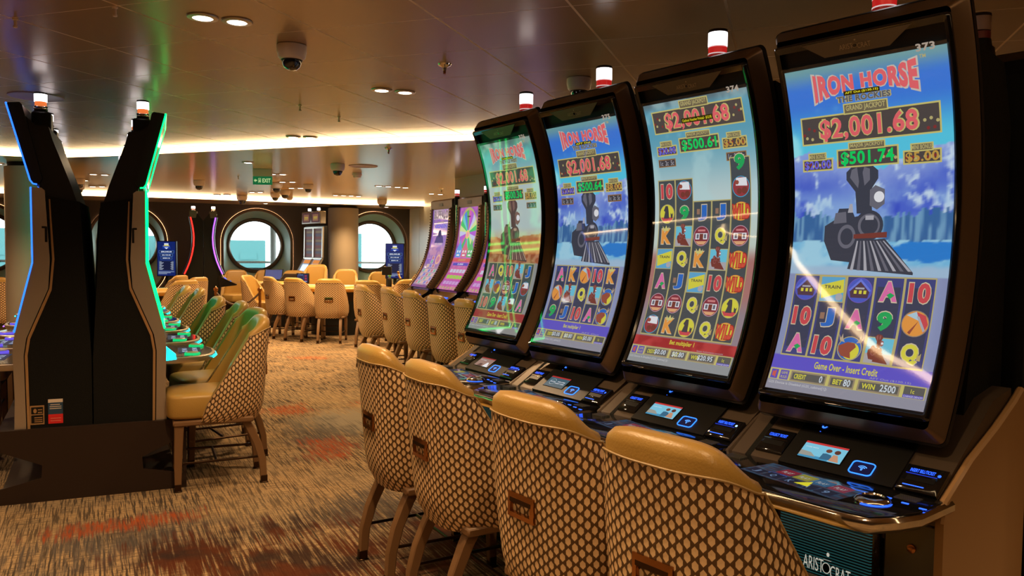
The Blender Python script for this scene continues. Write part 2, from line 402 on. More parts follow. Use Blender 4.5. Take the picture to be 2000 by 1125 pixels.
cove(S1, Z1, Z2, 'long curved warm cove light strip nearest the camera, crossing the ceiling behind the slot machines')
cove(S2, Z2, Z3, 'far curved warm cove light strip on the ceiling in front of the porthole wall')
# the recessed strip over the aisle the photographer stands in
S0 = smooth_curve([(4.5, .9), (1.5, 1.5), (-.3, 1.78), (-.67, 1.86), (-1.1, 2.03), (-1.9, 2.1), (-3.16, 2.1), (-4.6, 2.05), (-5.8, 2.7), (-7.3, 3.2), (-10, 3.3)], 6)
g = G(); n = len(S0); g.add([(p[0], p[1] - .022, Z1 - .012) for p in S0] + [(p[0], p[1] + .022, Z1 - .012) for p in S0], [(i, i + 1, n + i + 1, n + i) for i in range(n - 1)], strip_em)
o = g.build('cove_light', smooth=False, recalc=False); tag(o, 'warm light strip over the near aisle, seen only mirrored in the big curved screens', 'strip light')

WP = Vector((-2.29, 17.71, 0)); WD = Vector((.940, .341, 0)); WN = Vector((-.341, .940, 0))
def wpt(s_, z, t=0.): return WP + WD * s_ + Vector((0, 0, z)) + WN * t
def stadium(r, zc0, zc1, n=64, cx=0.):
    out = []
    for i in range(n):
        a = 2 * PI * (i + .5) / n; out.append((cx + r * math.cos(a), r * math.sin(a) + (zc1 if math.sin(a) > 0 else zc0)))
    return out
def plate(outline, holes, th, fn, m, name, parent=None):
    c = bpy.data.curves.new('p', 'CURVE'); c.dimensions = '2D'; c.fill_mode = 'BOTH'; c.extrude = th / 2
    for L in [outline] + holes:
        sp = c.splines.new('POLY'); sp.points.add(len(L) - 1); sp.use_cyclic_u = True
        for p, q in zip(sp.points, L): p.co = (q[0], q[1], 0, 1)
    o = bpy.data.objects.new('p', c); COL.objects.link(o); me = o.to_mesh()
    g = G(); g.add([fn(v.co.x, v.co.y, v.co.z) for v in me.vertices], [tuple(p.vertices) for p in me.polygons], m)
    o.to_mesh_clear(); bpy.data.objects.remove(o); bpy.data.curves.remove(c)
    return g.build(name, parent, smooth=False)
WIN = [-.79 - 2.45 * k for k in range(5)]       # porthole centres along the wall
holes = [stadium(.665, 1.16, 1.60, cx=c) for c in WIN]
struct(plate([(-15, 0), (0, 0), (0, 2.6), (-15, 2.6)], holes, .04, lambda x, y, z: wpt(x, y, z + .02), wallm, 'wall_back'))
def bar(pts, z0, z1, m, name):
    g = G(); n = len(pts); g.add([(p[0], p[1], z0) for p in pts] + [(p[0], p[1], z1) for p in pts], [(i, i + 1, n + i + 1, n + i) for i in range(n - 1)], m)
    return struct(g.build(name, smooth=False))
e = wpt(-15, 0)
bar([(-2.29, 17.71), (-1.35, 15.23), (.9, 9.3), (6.6, 9.3)], 0, 2.6, wallside, 'wall_side')
g = G()
for (t0, t1) in ((0.02, 0.9), (0.92, 1.8), (1.82, 2.63)):
    for z0, z1 in ((.1, .95), (.965, 2.38)):
        a = Vector((-2.29, 17.71, 0)) + Vector((.354, -.935, 0)) * t0; b = Vector((-2.29, 17.71, 0)) + Vector((.354, -.935, 0)) * t1
        nn = Vector((-.935, -.354, 0)) * .012
        g.loft([[(a + nn).to_tuple()[:2] + (z0,), (b + nn).to_tuple()[:2] + (z0,), (b + nn).to_tuple()[:2] + (z1,), (a + nn).to_tuple()[:2] + (z1,)], [a.to_tuple()[:2] + (z0,), b.to_tuple()[:2] + (z0,), b.to_tuple()[:2] + (z1,), a.to_tuple()[:2] + (z1,)]], wallside)
struct(g.build('wall_side_panels', smooth=False))
bar([(6.6, 9.3), (6.6, -4)], 0, 2.6, wallhid, 'wall_right')
bar([(6.6, -4), (-17, -4)], 0, 2.6, wallhid, 'wall_near')
bar([(-17, -4), (-17, 13)], 0, 2.6, wallhid, 'wall_left')
# boxed core behind the purple machines
g = G(); a = Vector((-.78, 10.68, 0)); b = a + Vector((.5, -.866, 0)) * 3.3; nn = Vector((.866, .5, 0)) * .7
g.loft([[(p.x, p.y, z) for p in (a, b, b + nn, a + nn)] for z in (0, 2.6)], pillarm)
struct(g.build('wall_core', smooth=False))


for k, c in enumerate(WIN):
    n = 64; O = stadium(.665, 1.16, 1.60, n, c); gc = c - .03
    I = [(gc + .56 * math.cos(2 * PI * (i + .5) / n), 1.549 + .56 * math.sin(2 * PI * (i + .5) / n)) for i in range(n)]
    g = G(); g.loft([[wpt(x, z, .0) for x, z in O], [wpt(x, z, .38) for x, z in I]], reveal, cap=False)
    w = struct(g.build('window_%d' % (k + 1)))
    g = G()
    g.loft([[wpt(x, z, d) for x, z in stadium(r, 1.16, 1.60, n, c)] for r, d in ((.665, .01), (.665, -.045), (.70, -.05), (.722, -.03), (.722, -.012), (.70, -.01), (.70, 0)) ], trimm, cap=False)
    g.build('window_trim', w)
    g = G(); R = stadium(.718, 1.16, 1.60, n, c); g.tube([wpt(x, z, -.006) for x, z in R], .007, halo_em, 6, closed=True); g.build('halo_light', w)
    g = G()
    prof = ((.585, .40), (.585, .32), (.56, .30), (.53, .30), (.508, .33), (.508, .40))
    g.loft([[wpt(gc + r * math.cos(2 * PI * i / n), 1.549 + r * math.sin(2 * PI * i / n), d) for i in range(n)] for r, d in prof], trimm, cap=False)
    g.build('window_frame', w)
    g = G(); g.add([wpt(gc + .53 * math.cos(2 * PI * i / n), 1.549 + .53 * math.sin(2 * PI * i / n), .37) for i in range(n)], [tuple(range(n))], mat('pane_glass', (.8, 1, 1), 0, alpha=.08))
    go = g.build('pane', w, smooth=False)
# skirting of the porthole wall
g = G(); g.loft([[wpt(-15, 0, -.0), wpt(0, 0, -.0), wpt(0, .12, 0), wpt(-15, .12, 0)], [wpt(-15, 0, -.02), wpt(0, 0, -.02), wpt(0, .12, -.02), wpt(-15, .12, -.02)]], darkbase); struct(g.build('baseboard_back', smooth=False))

# outside the portholes: ship's side deck, rail and the quay
outw = mat('outside_white', (.95, .98, .98), .6); outt = mat('quay_teal', (.035, .12, .125), .8); outt2 = mat('quay_pale', (.085, .15, .15), .8)
g = G(); g.loft([[wpt(-17, -.05, .6), wpt(3, -.05, .6), wpt(3, -.05, 3.6), wpt(-17, -.05, 3.6)], [wpt(-17, .0, .6), wpt(3, .0, .6), wpt(3, .0, 3.6), wpt(-17, .0, 3.6)]], outt2); struct(g.build('ground_side_deck', smooth=False))
g = G(); g.tube([wpt(-17, 1.14, 3.4), wpt(3, 1.14, 3.4)], .03, outw, 8)
for i in range(14): g.tube([wpt(-16.6 + i * 1.45, 0, 3.4), wpt(-16.6 + i * 1.45, 1.14, 3.4)], .022, outw, 8)
o = g.build('deck_railing'); tag(o, 'white deck railing outside the portholes', 'railing')
g = G(); g.loft([[wpt(-17, .1, 3.41), wpt(3, .1, 3.41), wpt(3, 1.0, 3.41), wpt(-17, 1.0, 3.41)], [wpt(-17, .1, 3.43), wpt(3, .1, 3.43), wpt(3, 1.0, 3.43), wpt(-17, 1.0, 3.43)]], outt2); g.build('glass_infill', o)
g = G(); g.loft([[wpt(-150, -9, 12), wpt(150, -9, 12), wpt(150, -9, 300), wpt(-150, -9, 300)], [wpt(-150, -9.2, 12), wpt(150, -9.2, 12), wpt(150, -9.2, 300), wpt(-150, -9.2, 300)]], outt2); struct(g.build('ground_harbour', smooth=False))
def outbox(s0, s1, z0, z1, t, m, name, label, cat):
    g = G(); g.loft([[wpt(s0, z0, t), wpt(s1, z0, t), wpt(s1, z0, t + 6), wpt(s0, z0, t + 6)], [wpt(s0, z1, t), wpt(s1, z1, t), wpt(s1, z1, t + 6), wpt(s0, z1, t + 6)]], m)
    nwin = max(1, int((s1 - s0) / 2))
    for i in range(nwin): 
        a = s0 + (s1 - s0) * (i + .25) / nwin; b = a + (s1 - s0) * .5 / nwin
        g.loft([[wpt(a, z1 * .3, t - .05), wpt(b, z1 * .3, t - .05), wpt(b, z1 * .55, t - .05), wpt(a, z1 * .55, t - .05)], [wpt(a, z1 * .3, t), wpt(b, z1 * .3, t), wpt(b, z1 * .55, t), wpt(a, z1 * .55, t)]], outt)
    tag(g.build(name, smooth=False), label, cat)
outbox(-8.3, -1.0, -9, 2.05, 45, outt, 'quay_building', 'teal quay building seen through the middle porthole', 'building')
outbox(-14.5, -8.5, -9, 2.3, 46, outt, 'quay_building', 'teal quay building seen through the porthole beside the green machine edge', 'building')
outbox(-26, -15.5, -9, 2.7, 47, outt, 'quay_building', 'teal quay building seen through the porthole at the left edge', 'building')
outbox(5.2, 6.2, -9, 2.7, 45, outt, 'quay_building', 'small teal quay building seen through the right porthole beside the pillar', 'building')
g = G(); c0 = wpt(-3.55 * 1.0, 0, 3.0); g.tube([wpt(-2.78, 0, 2.6), wpt(-2.78, 2.6, 2.6)], .07, outw, 10); o = g.build('deck_post'); tag(o, 'pale post standing on the deck outside the middle porthole', 'post')

def pillar(x, y, r, z1, label):
    t = thing('pillar', label, 'pillar', (x, y, 0)); t['kind'] = 'structure'
    g = G(); g.lathe([(r, 0), (r, z1 - .05), (r - .02, z1 - .05)], (0, 0, 0), pillarm, 40); g.build('shaft', t)
    g = G(); g.lathe([(r - .03, z1 - .05), (r - .03, z1)], (0, 0, 0), darkbase, 40); g.build('shadow_gap', t)
    g = G(); g.lathe([(r + .008, 0), (r + .008, .1), (r, .1)], (0, 0, 0), darkbase, 40); g.build('plinth', t)
pillar(-5.63, 9.35, .295, Z2, 'round beige pillar at the left, behind the blue-lit slot machines')
pillar(-3.57, 16.75, .315, Z3, 'round beige pillar between the middle and right portholes')

# ------------------------------------------------------------------ ceiling fittings
def downlight():
    t = thing('downlight', 'recessed round ceiling downlight', 'ceiling light')
    g = G(); g.lathe([(.068, -.002), (.065, -.007), (.045, -.009), (.040, .0)], (0, 0, 0), nickel, 24); g.build('rim', t)
    g = G(); g.lathe([(.041, -.0085), (.0005, -.0085)], (0, 0, 0), dl_em, 20); g.build('lamp_face', t)
    return t
DL1 = [(-1.37, 3.53), (-1.24, 3.59), (-.84, 5.08), (-.70, 5.14), (-2.0, 7.25), (-1.85, 7.27), (1.65, 4.98)]
DL2 = [(-2.97, 8.93), (-3.11, 10.29), (-2.98, 10.31), (-3.33, 11.5), (-3.18, 11.48), (-3.52, 12.65), (-3.37, 12.62), (-2.03, 12.05), (-1.9, 12.13), (-1.77, 12.21), (-1.66, 12.29), (-3.17, 14.22), (-3.04, 14.27), (-2.91, 14.31), (-2.8, 14.43), (-4.48, 13.67), (-4.33, 13.64), (-1.39, 13.57), (-1.25, 13.68), (-5.36, 14.42), (-5.17, 14.39), (-6.05, 9.36), (-5.58, 10.59), (-5.46, 10.65), (-6.24, 11.6), (-6.74, 12.77), (-6.58, 12.75)]
DL3 = [(-4.97, 15.99), (-2.68, 16.86)]
DLN = ['left one of the pair of downlights nearest the camera', 'right one of the pair of downlights nearest the camera', 'left one of the two downlights beside the chrome sprinkler', 'right one of the two downlights beside the chrome sprinkler', 'left one of the two downlights just before the near cove strip', 'right one of the two downlights just before the near cove strip', 'single downlight above the gap between the two biggest slot machines']
DLB = ['lone downlight just behind the near cove strip, left of the exit sign', 'left one of the two downlights touching the exit sign at its right', 'right one of the two downlights touching the exit sign at its right', 'left one of the two downlights above the dome camera cluster', 'right one of the two downlights above the dome camera cluster',
 'left one of the two downlights between the dome cameras of the cluster', 'right one of the two downlights between the dome cameras of the cluster'] + ['%s of the four downlights in a row left of the small far sprinkler' % k for k in ('leftmost', 'second from left', 'third from left', 'rightmost')] + ['%s of the four downlights in a row above the pillar by the portholes' % k for k in ('leftmost', 'second from left', 'third from left', 'rightmost')] + [
 'left one of two faint downlights left of the camera cluster, near the far strip', 'right one of two faint downlights left of the camera cluster, near the far strip', 'left one of two downlights above the leftmost purple screen', 'right one of two downlights above the leftmost purple screen', 'left one of two faint downlights above the purple-lit machine', 'right one of two faint downlights above the purple-lit machine',
 'downlight at the left picture edge beside the near pillar top', 'left one of the upper two downlights in the gap between machine towers', 'right one of the upper two downlights in the gap between machine towers', 'downlight beside the dome cameras in the gap between machine towers', 'left one of the lowest two downlights in the gap between machine towers', 'right one of the lowest two downlights in the gap between machine towers']
proto = downlight(); first = True
for L, z in ((DL1, Z1), (DL2, Z2), (DL3, Z3)):
    for i, (x, y) in enumerate(L):
        lab = DLN[i] if z == Z1 else ('small ceiling downlight in the field above the gaming tables' if z == Z2 else 'small ceiling downlight close to the porthole wall')
        if L is DL2: lab = DLB[i]
        if L is DL3: lab = ['downlight over the middle porthole, just past the far cove strip', 'downlight right of the dome camera at the right porthole'][i]
        gp = 'downlights over the near aisle' if z == Z1 else ('downlights above the gaming tables' if z == Z2 and i else ('downlights by the porthole wall' if z == Z3 else 'lone downlight'))
        if first: o = proto; first = False; o.location = (x, y, z); o['label'] = lab; o['group'] = gp
        else: o = dup(proto, (x, y, z), 0, lab, group=gp)
# lamps of the downlights (pairs share one lamp), plus off-frame ones and fill lamps added without a fixture
for x, y in ((-1.30, 3.56), (-.77, 5.11), (-1.92, 7.26), (1.65, 4.98)): spot(x, y, Z1)
for x, y in ((-1.9, .9), (-.1, -.3), (-3.6, 2.6), (-.6, 2.6)): spot(x, y, Z1, SPOT_W * .9)
spot(.15, 1.25, Z1, SPOT_W * .45); spot(-5.35, 7.5, Z1, SPOT_W * .8)  # the second is a fill added to brighten the left pillar
for x, y in ((3.6, 3.4), (3.3, .8), (2.9, 6.9), (1.4, -1.6), (-4.4, 5.6)): spot(x, y, Z1 if y < 6 else Z2)  # unseen lamps added so their bounce brightens the ceiling
for x, y, w in ((-2.97, 8.93, 1), (-3.05, 10.3, 1.2), (-3.25, 11.5, 1.4), (-3.45, 12.63, 1.2), (-1.85, 12.15, 1.6), (-3.0, 14.3, 1.4), (-4.4, 13.65, 1.2), (-1.3, 13.6, 1), (-5.25, 14.4, 1), (-6.05, 9.36, 1), (-5.5, 10.6, 1.2), (-6.6, 12.7, 1.2), (-.9, 9.0, .8), (-3.2, 15.6, .8), (-4.85, 8.95, .5)): spot(x, y, Z2, SPOT_W * w * 1.25, (1, .64, .32))  # last entries have no fixture; those by the pillars are added fill

def camera_dome():
    t = thing('dome_camera', 'dome', 'security camera')
    g = G(); g.lathe([(.068, 0), (.073, -.004), (.073, -.035), (.066, -.062), (.054, -.074), (.046, -.075)], (0, 0, 0), whitep, 32); g.build('housing', t)
    g = G(); g.lathe([(.049, -.072), (.048, -.088), (.040, -.108), (.024, -.121), (.001, -.126)], (0, 0, 0), smoke, 28); g.build('dome', t)
    g = G(); g.lathe([(.052, -.072), (.053, -.076), (.049, -.079)], (0, 0, 0), black, 28); g.build('ring', t)
    return t
CAMS = [(-1.11, 4.0, Z1, 1., 'white dome security camera on the ceiling nearest the camera, left of the sprinkler'), (.38, 4.69, Z1, 1., 'white dome security camera above the top of the second curved screen'),
 (-1.98, 8.99, Z2, 1.1, 'dome security camera left of the flat round ceiling disc'), (-4.49, 11.39, Z2, 1.1, 'dome security camera above the red-lit machine, left of the exit sign'), (-3.47, 11.69, Z2, 1.15, 'dome security camera highest of the three clustered over the middle porthole'), (-3.75, 13.1, Z2, 1.15, 'dome security camera right of the stacked pair over the middle porthole'), (-3.06, 11.9, Z2, 1., 'dome security camera right of the cluster, over the tall slim machines'), (-4.14, 13.86, Z2, 1.1, 'dome security camera lowest in the cluster over the middle porthole'),
 (-6.18, 11.34, Z2, 1.1, 'upper dome camera seen in the gap between the back to back machines'), (-6.75, 12.38, Z2, 1.1, 'lower dome camera seen in the gap between the back to back machines'), (-4.96, 14.57, Z2, 1.3, 'dome security camera hanging over the purple-lit machine'), (-2.53, 15.39, Z2, 1.3, 'dome security camera in front of the right porthole')]
proto = camera_dome()
for i, (x, y, z, s_, lab) in enumerate(CAMS):
    if i == 0: proto.location = (x, y, z); proto['label'] = lab; proto['group'] = 'ceiling security cameras'
    else: dup(proto, (x, y, z), 0, lab, group='ceiling security cameras', scale=(s_,) * 3)
def sprinkler():
    t = thing('sprinkler', 's', 'sprinkler')
    g = G(); g.lathe([(.038, 0), (.034, -.008), (.02, -.014), (.012, -.02), (.010, -.034), (.003, -.038)], (0, 0, 0), chrome, 20); g.build('escutcheon', t)
    g = G(); g.tube([(0, 0, -.02), (0, 0, -.052)], .008, bronze, 8); g.box((-.004, -.014, -.056), (.004, .014, -.05), bronze); g.build('nozzle', t)
    return t
proto = sprinkler()
for i, (x, y, z, lab) in enumerate([(-.38, 4.37, Z1, 'chrome ceiling sprinkler nearest the camera, right of the big dome camera'), (-1.18, 7.54, Z2, 'chrome ceiling sprinkler just behind the near cove strip'), (-1.12, 12.42, Z2, 'small ceiling sprinkler above the far purple screens')]):
    if i == 0: proto.location = (x, y, z); proto['label'] = lab; proto['group'] = 'ceiling sprinklers'
    else: dup(proto, (x, y, z), 0, lab, group='ceiling sprinklers')
g = G(); g.lathe([(.012, 0), (.012, -.006), (.006, -.008), (.006, -.03), (.009, -.032), (.009, -.04), (.002, -.042)], (0, 0, 0), whitep, 12)
pin = g.build('ceiling_hook')
PINS = [(-1.69, 3.4, Z1, 'pale ceiling hook near the top edge, left of the nearest downlight pair'), (-2.23, 3.59, Z1, 'ceiling hook at the far top left above the back to back machines'), (-1.51, 5.65, Z1, 'left of two small ceiling hooks below the big dome camera'), (-1.34, 6.13, Z1, 'right of two small ceiling hooks below the big dome camera'), (-3.68, 10.67, Z2, 'small ceiling hook left of the exit sign'), (-3.52, 11.11, Z2, 'small ceiling hook below the exit sign')]
for i, (x, y, z, lab) in enumerate(PINS):
    o = pin if i == 0 else pin.copy()
    if i: COL.objects.link(o)
    o.location = (x, y, z); tag(o, lab, 'hook', 'small ceiling hooks')
def disc(x, y, z, r, lab):
    t = thing('ceiling_speaker', lab, 'ceiling speaker', (x, y, z)); g = G(); g.lathe([(r, 0), (r, -.006), (r - .012, -.008), (r - .02, -.004), (.001, -.004)], (0, 0, 0), mat('disc_paint', (.50, .37, .31), .5), 40); g.build('grille', t)
disc(-3.24, 5.43, Z1, .17, 'flat round ceiling speaker above the left lit signal of the back to back machines')
disc(-1.73, 9.19, Z2, .165, 'flat round ceiling speaker right of a dome camera, behind the near cove strip')
t = thing('smoke_detector', 'beige round detector below the flat ceiling speaker', 'smoke detector', (-1.97, 10.06, Z2)); g = G(); g.lathe([(.055, 0), (.06, -.01), (.06, -.03), (.05, -.034), (.045, -.055), (.02, -.06), (.001, -.06)], (0, 0, 0), whitep, 24); g.build('body', t); g = G(); g.lathe([(.047, -.034), (.047, -.044)], (0, 0, 0), black, 24); g.build('vent', t)
t2_ = dup(t, (-4.18, 14.89, Z2), 0, 'small detector above the middle porthole, under the far cove strip')
# exit sign
t = thing('exit_sign', 'green EXIT sign with running figure hanging in a beige housing', 'exit sign', (-3.04, 9.67, Z2), rad(2))
g = G(); g.box((-.115, -.02, -.09), (.115, .02, 0), pillarm, .004); g.build('housing', t)
g = G(); g.box((-.115, -.012, -.19), (.115, .012, -.09), mat('exit_green', (.0, .12, .05), .3, em=srgb(10, 90, 50), es=.9), .002); g.build('panel', t)
g = G()
a = Art(lambda u, v, h: (-.115 + .23 * u, -.0125 - h, -.19 + .10 * v), flip=False); lg = glow(190, 220, 150, .9)
a.text('EXIT', .50, .25, .93, .75, lg, .03)
a.poly([(.06, .5), (.14, .72), (.14, .58), (.22, .58), (.22, .42), (.14, .42), (.14, .28)], lg)
a.rect(.29, .22, .42, .78, lg); a.rect(.31, .22, .40, .74, mat('exit_green', (0, 0, 0))); a.disc(.365, .62, .02, lg, 2.); a.poly([(.33, .26), (.35, .26), (.37, .42), (.39, .3), (.41, .3), (.38, .56), (.34, .56), (.32, .44)], lg)
a.build('lettering', t)

# ================================================================== CHAIRS  (front of a chair is local -Y; helper coordinates are (x, q, z) with q = towards the front)
def chair_proto(name='slot_chair'):
    t = thing(name, 'chair', 'chair')
    W = [(.40, .215), (.43, .240), (.48, .258), (.60, .266), (.75, .256), (.90, .232), (.98, .214), (1.03, .205)]
    YR = [(.42, -.262), (.45, -.285), (.52, -.302), (.65, -.312), (.85, -.326), (1.03, -.345)]
    DP = [(.42, .36), (.48, .375), (.55, .36), (.65, .30), (.75, .245), (.85, .19), (.95, .14), (1.03, .115)]
    def ztop(u): return 1.022 - .075 * abs(u) ** 3.5
    def zbot(u): return .408 + .02 * abs(u) ** 6
    def U(u, z, inset=0., rear=0.):
        th = u * PI / 2; w = lerp(W, z) - inset; d = lerp(DP, z)
        c = 1 - abs(math.cos(th)) ** .62
        return (w * sgp(math.sin(th), .66), lerp(YR, z) + rear + (d - rear) * c, z)
    # patterned outer shell
    L = .78
    def fo(a, b):
        u = -1 + 2 * a; zz = zbot(u) + (ztop(u) - .004 - .030 * (1 - u * u) - zbot(u)) * b; x, y, z = U(u, zz)
        return (x, y, z)
    g = G(True)
    def fuv(a, b):
        u = -1 + 2 * a; z = zbot(u) + (ztop(u) - zbot(u)) * b
        n = 24; d = 0; p = U(0, z)
        for k in range(1, n + 1): q_ = U(u * k / n, z); d += math.hypot(q_[0] - p[0], q_[1] - p[1]); p = q_
        return (math.copysign(d, u) + 5., z)
    g.grid(fo, 48, 22, fabric, fuv); sh = g.build('backrest_shell', t, recalc=False)
    # leather inner back with rolled rim
    g = G(True); nu = 40; rings = []
    sect = []
    for i in range(nu + 1):
        u = -1 + 2 * i / nu; zt, zb = ztop(u), zbot(u); R = []
        for k in range(9):
            z = zb + .01 + (zt - zb - .01) * k / 8; p = U(u * .999, z, .004, .004); R.append(p)
        po = U(u, zt, .004, .004); pi_ = U(u, zt, .045, .088)
        for k, (f_, dz) in enumerate(((.06, .012), (.3, .022), (.7, .020), (.94, .006))):
            R.append((po[0] + (pi_[0] - po[0]) * f_, po[1] + (pi_[1] - po[1]) * f_, zt + dz + .018 * (1 - u * u) * math.sin(PI * (.12 + .76 * f_))))
        for k in range(8, -1, -1):
            z = zb + .01 + (zt - zb - .01) * k / 8; ins = .045 + .012 * math.sin(PI * k / 8)
            R.append(U(u, z - .004, ins, .088 + .03 * math.sin(PI * (1 - k / 8)) * (1 - abs(u) ** 2)))
        rings.append(R)
    g.loft(rings, leather); lb = g.build('backrest', t, angle=60)
    g = G(True)
    for sgn, off in ((1, .0045),):
        path = [U(-1 + 2 * i / 60, ztop(-1 + 2 * i / 60) - .003 - .030 * (1 - (-1 + 2 * i / 60) ** 2), -.001, -.002) for i in range(61)]
        g.tube(path, .0035, mat('piping_tan', (.42, .28, .12), .5), 6)
        for s_ in (-1, 1): g.tube([U(s_ * 1., .47 + (ztop(1) - .47) * k / 14, -.001, 0) for k in range(15)], .0035, mat('piping_tan', (.42, .28, .12)), 6)
    g.build('piping', lb)
    # seat
    g = G(True); g.pillow((0, .025, .522), (.228, .262, .085), leather, .30, 40, 16); sc = g.build('seat', t, angle=70)
    g = G(True); g.box((-.225, -.22, .405), (.225, .25, .44), wood, .008); g.build('seat_frame', t)
    # pull handle at the back
    g = G(True); z0, z1, x1 = .688, .742, .052; y0 = lerp(YR, .71)
    g.loft([[(x, y0 - d, z) for x, z in ((-x1 + i, z0 + i), (x1 - i, z0 + i), (x1 - i, z1 - i), (-x1 + i, z1 - i))] for i, d in ((-.012, -.004), (-.012, .007), (.004, .010), (.006, -.002))], bronze, cap=False)
    g.add([(-x1, y0 + .004, z0), (x1, y0 + .004, z0), (x1, y0 - .002, z1), (-x1, y0 - .002, z1)], [(0, 1, 2, 3)], darkbronze)
    g.loft([[(x, y0 - .004, z) for x, z in ((-x1, z1 - .002), (x1, z1 - .002), (x1, z1 - .022), (-x1, z1 - .022))], [(x, y0 - .010, z) for x, z in ((-x1, z1 - .004), (x1, z1 - .004), (x1, z1 - .018), (-x1, z1 - .018))]], darkbronze)
    g.build('pull_handle', t)
    def leg(path, w0, w1):
        g = G(True); n = len(path); rings = []
        for i, (x, q, z) in enumerate(path):
            w = w0 + (w1 - w0) * i / (n - 1); rings.append([(x + a * w, q + b * w * 1.15, z) for a, b in ((-.5, -.4), (-.4, -.5), (.4, -.5), (.5, -.4), (.5, .4), (.4, .5), (-.4, .5), (-.5, .4))])
        g.loft(rings, wood); o = g.build('leg', t)
        x, q, z = path[-1]; g = G(True); g.box((x - w1 * .54, q - w1 * .60, 0), (x + w1 * .54, q + w1 * .60, .05), darkbronze, .003); g.box((x - w1 * .7, q - w1 * .75, 0), (x + w1 * .7, q + w1 * .75, .008), darkbronze, .003); g.build('foot_cap', o)
    for s_ in (-1, 1):
        leg([(s_ * .19, .215, .42), (s_ * .193, .222, .2), (s_ * .195, .225, .01)], .048, .032)
        leg([(s_ * .165, -.16, .43), (s_ * .168, -.20, .36), (s_ * .172, -.245, .26), (s_ * .175, -.275, .15), (s_ * .176, -.285, .01)], .052, .034)
    for s_ in (-1, 1):
        g = G(True); g.tube([(s_ * .192, .22, .17), (s_ * .175, -.268, .17)], .008, darkbronze, 8); g.build('stretcher', t)
    g = G(True); g.tube([(-.183, .0, .17), (.183, .0, .17)], .008, darkbronze, 8); g.build('stretcher', t)
    g = G(True); g.tube([(-.19, .22, .24), (.19, .22, .24)], .008, darkbronze, 8); g.build('footrest_rod', t)
    return t
def face(az): return math.atan2(math.sin(rad(az)), -math.cos(rad(az)))       # az = compass bearing of the front, 0 = away from the camera, 90 = to the right
CH = chair_proto(); ch_used = False
def chair(x, y, az, label, group, top=True, sc=1.):
    """x, y = plan position of the top of the back"""
    global ch_used
    if top: x += math.sin(rad(az)) * .30; y += math.cos(rad(az)) * .30
    if not ch_used:
        ch_used = True; CH.location = (x, y, 0); CH.rotation_euler = (0, 0, face(az)); CH['label'] = label; CH['group'] = group; return CH
    return dup(CH, (x, y, 0), face(az), label, group=group, scale=(1, 1, sc) if sc != 1. else None)
M = {1: (-.1096, 4.2307, -.5759), 2: (.2444, 3.6015, -.6058), 3: (.616, 2.9763, -.6417), 4: (.9847, 2.3689, -.6835)}
G1 = 'honeycomb-backed chairs at the big curved screens'
for k, (x, y), lab, tw in ((4, (.365, 1.909), 'nearest honeycomb-backed chair, cut by the bottom edge, in front of machine 373', 0), (3, (.051, 2.405), 'second nearest honeycomb-backed chair in the right row, its whole pull handle showing', 0),
                       (2, (-.34, 3.113), 'third honeycomb-backed chair of the near right row, overlapping the row end chair', 4), (1, (-.635, 3.612), 'far end honeycomb-backed chair of the near right row, leftmost, mostly its back seen', 3)):
    az = math.degrees(math.atan2(math.cos(M[k][2]), -math.sin(M[k][2])))
    chair(x, y, az + tw, lab, G1)
G2 = 'chairs at the left bank of slot machines'
for x, y, az, lab in ((-1.64, 5.19, 245, 'green-lit leather chair nearest the camera at the left bank, whole seat and legs showing'), (-1.87, 5.82, 234, 'green-lit chair tucked right behind the nearest chair of the left bank'),
                  (-2.22, 6.52, 243, 'third green-tinted chair along the left bank'), (-2.64, 7.14, 240, 'fourth chair along the left bank, teal sheen on its inner back'),
                  (-3.39, 8.63, 243, 'brownish chair with pinkish sheen past the gap in the left bank row'), (-3.75, 9.14, 243, 'farthest brownish chair with pinkish sheen of the left bank row')):
    chair(x, y, az, lab, G2)
G3 = 'chairs facing the purple curved screens'
for (x, y), lab in (((-1.877, 9.84), 'leftmost and farthest chair of the middle row, beside the gaming table'), ((-1.47, 9.28), 'second chair from the left in the middle row facing purple screens'), ((-1.108, 8.565), 'central chair of the five in the middle row, third from the left'),
                ((-.747, 7.704), 'second chair from the right in the middle row, below the colour wheel screen'), ((-.438, 7.142), 'rightmost chair of the middle row, partly behind the big curved screen')):
    chair(x, y, 62, lab, G3)
G4 = 'chairs around the gaming tables'
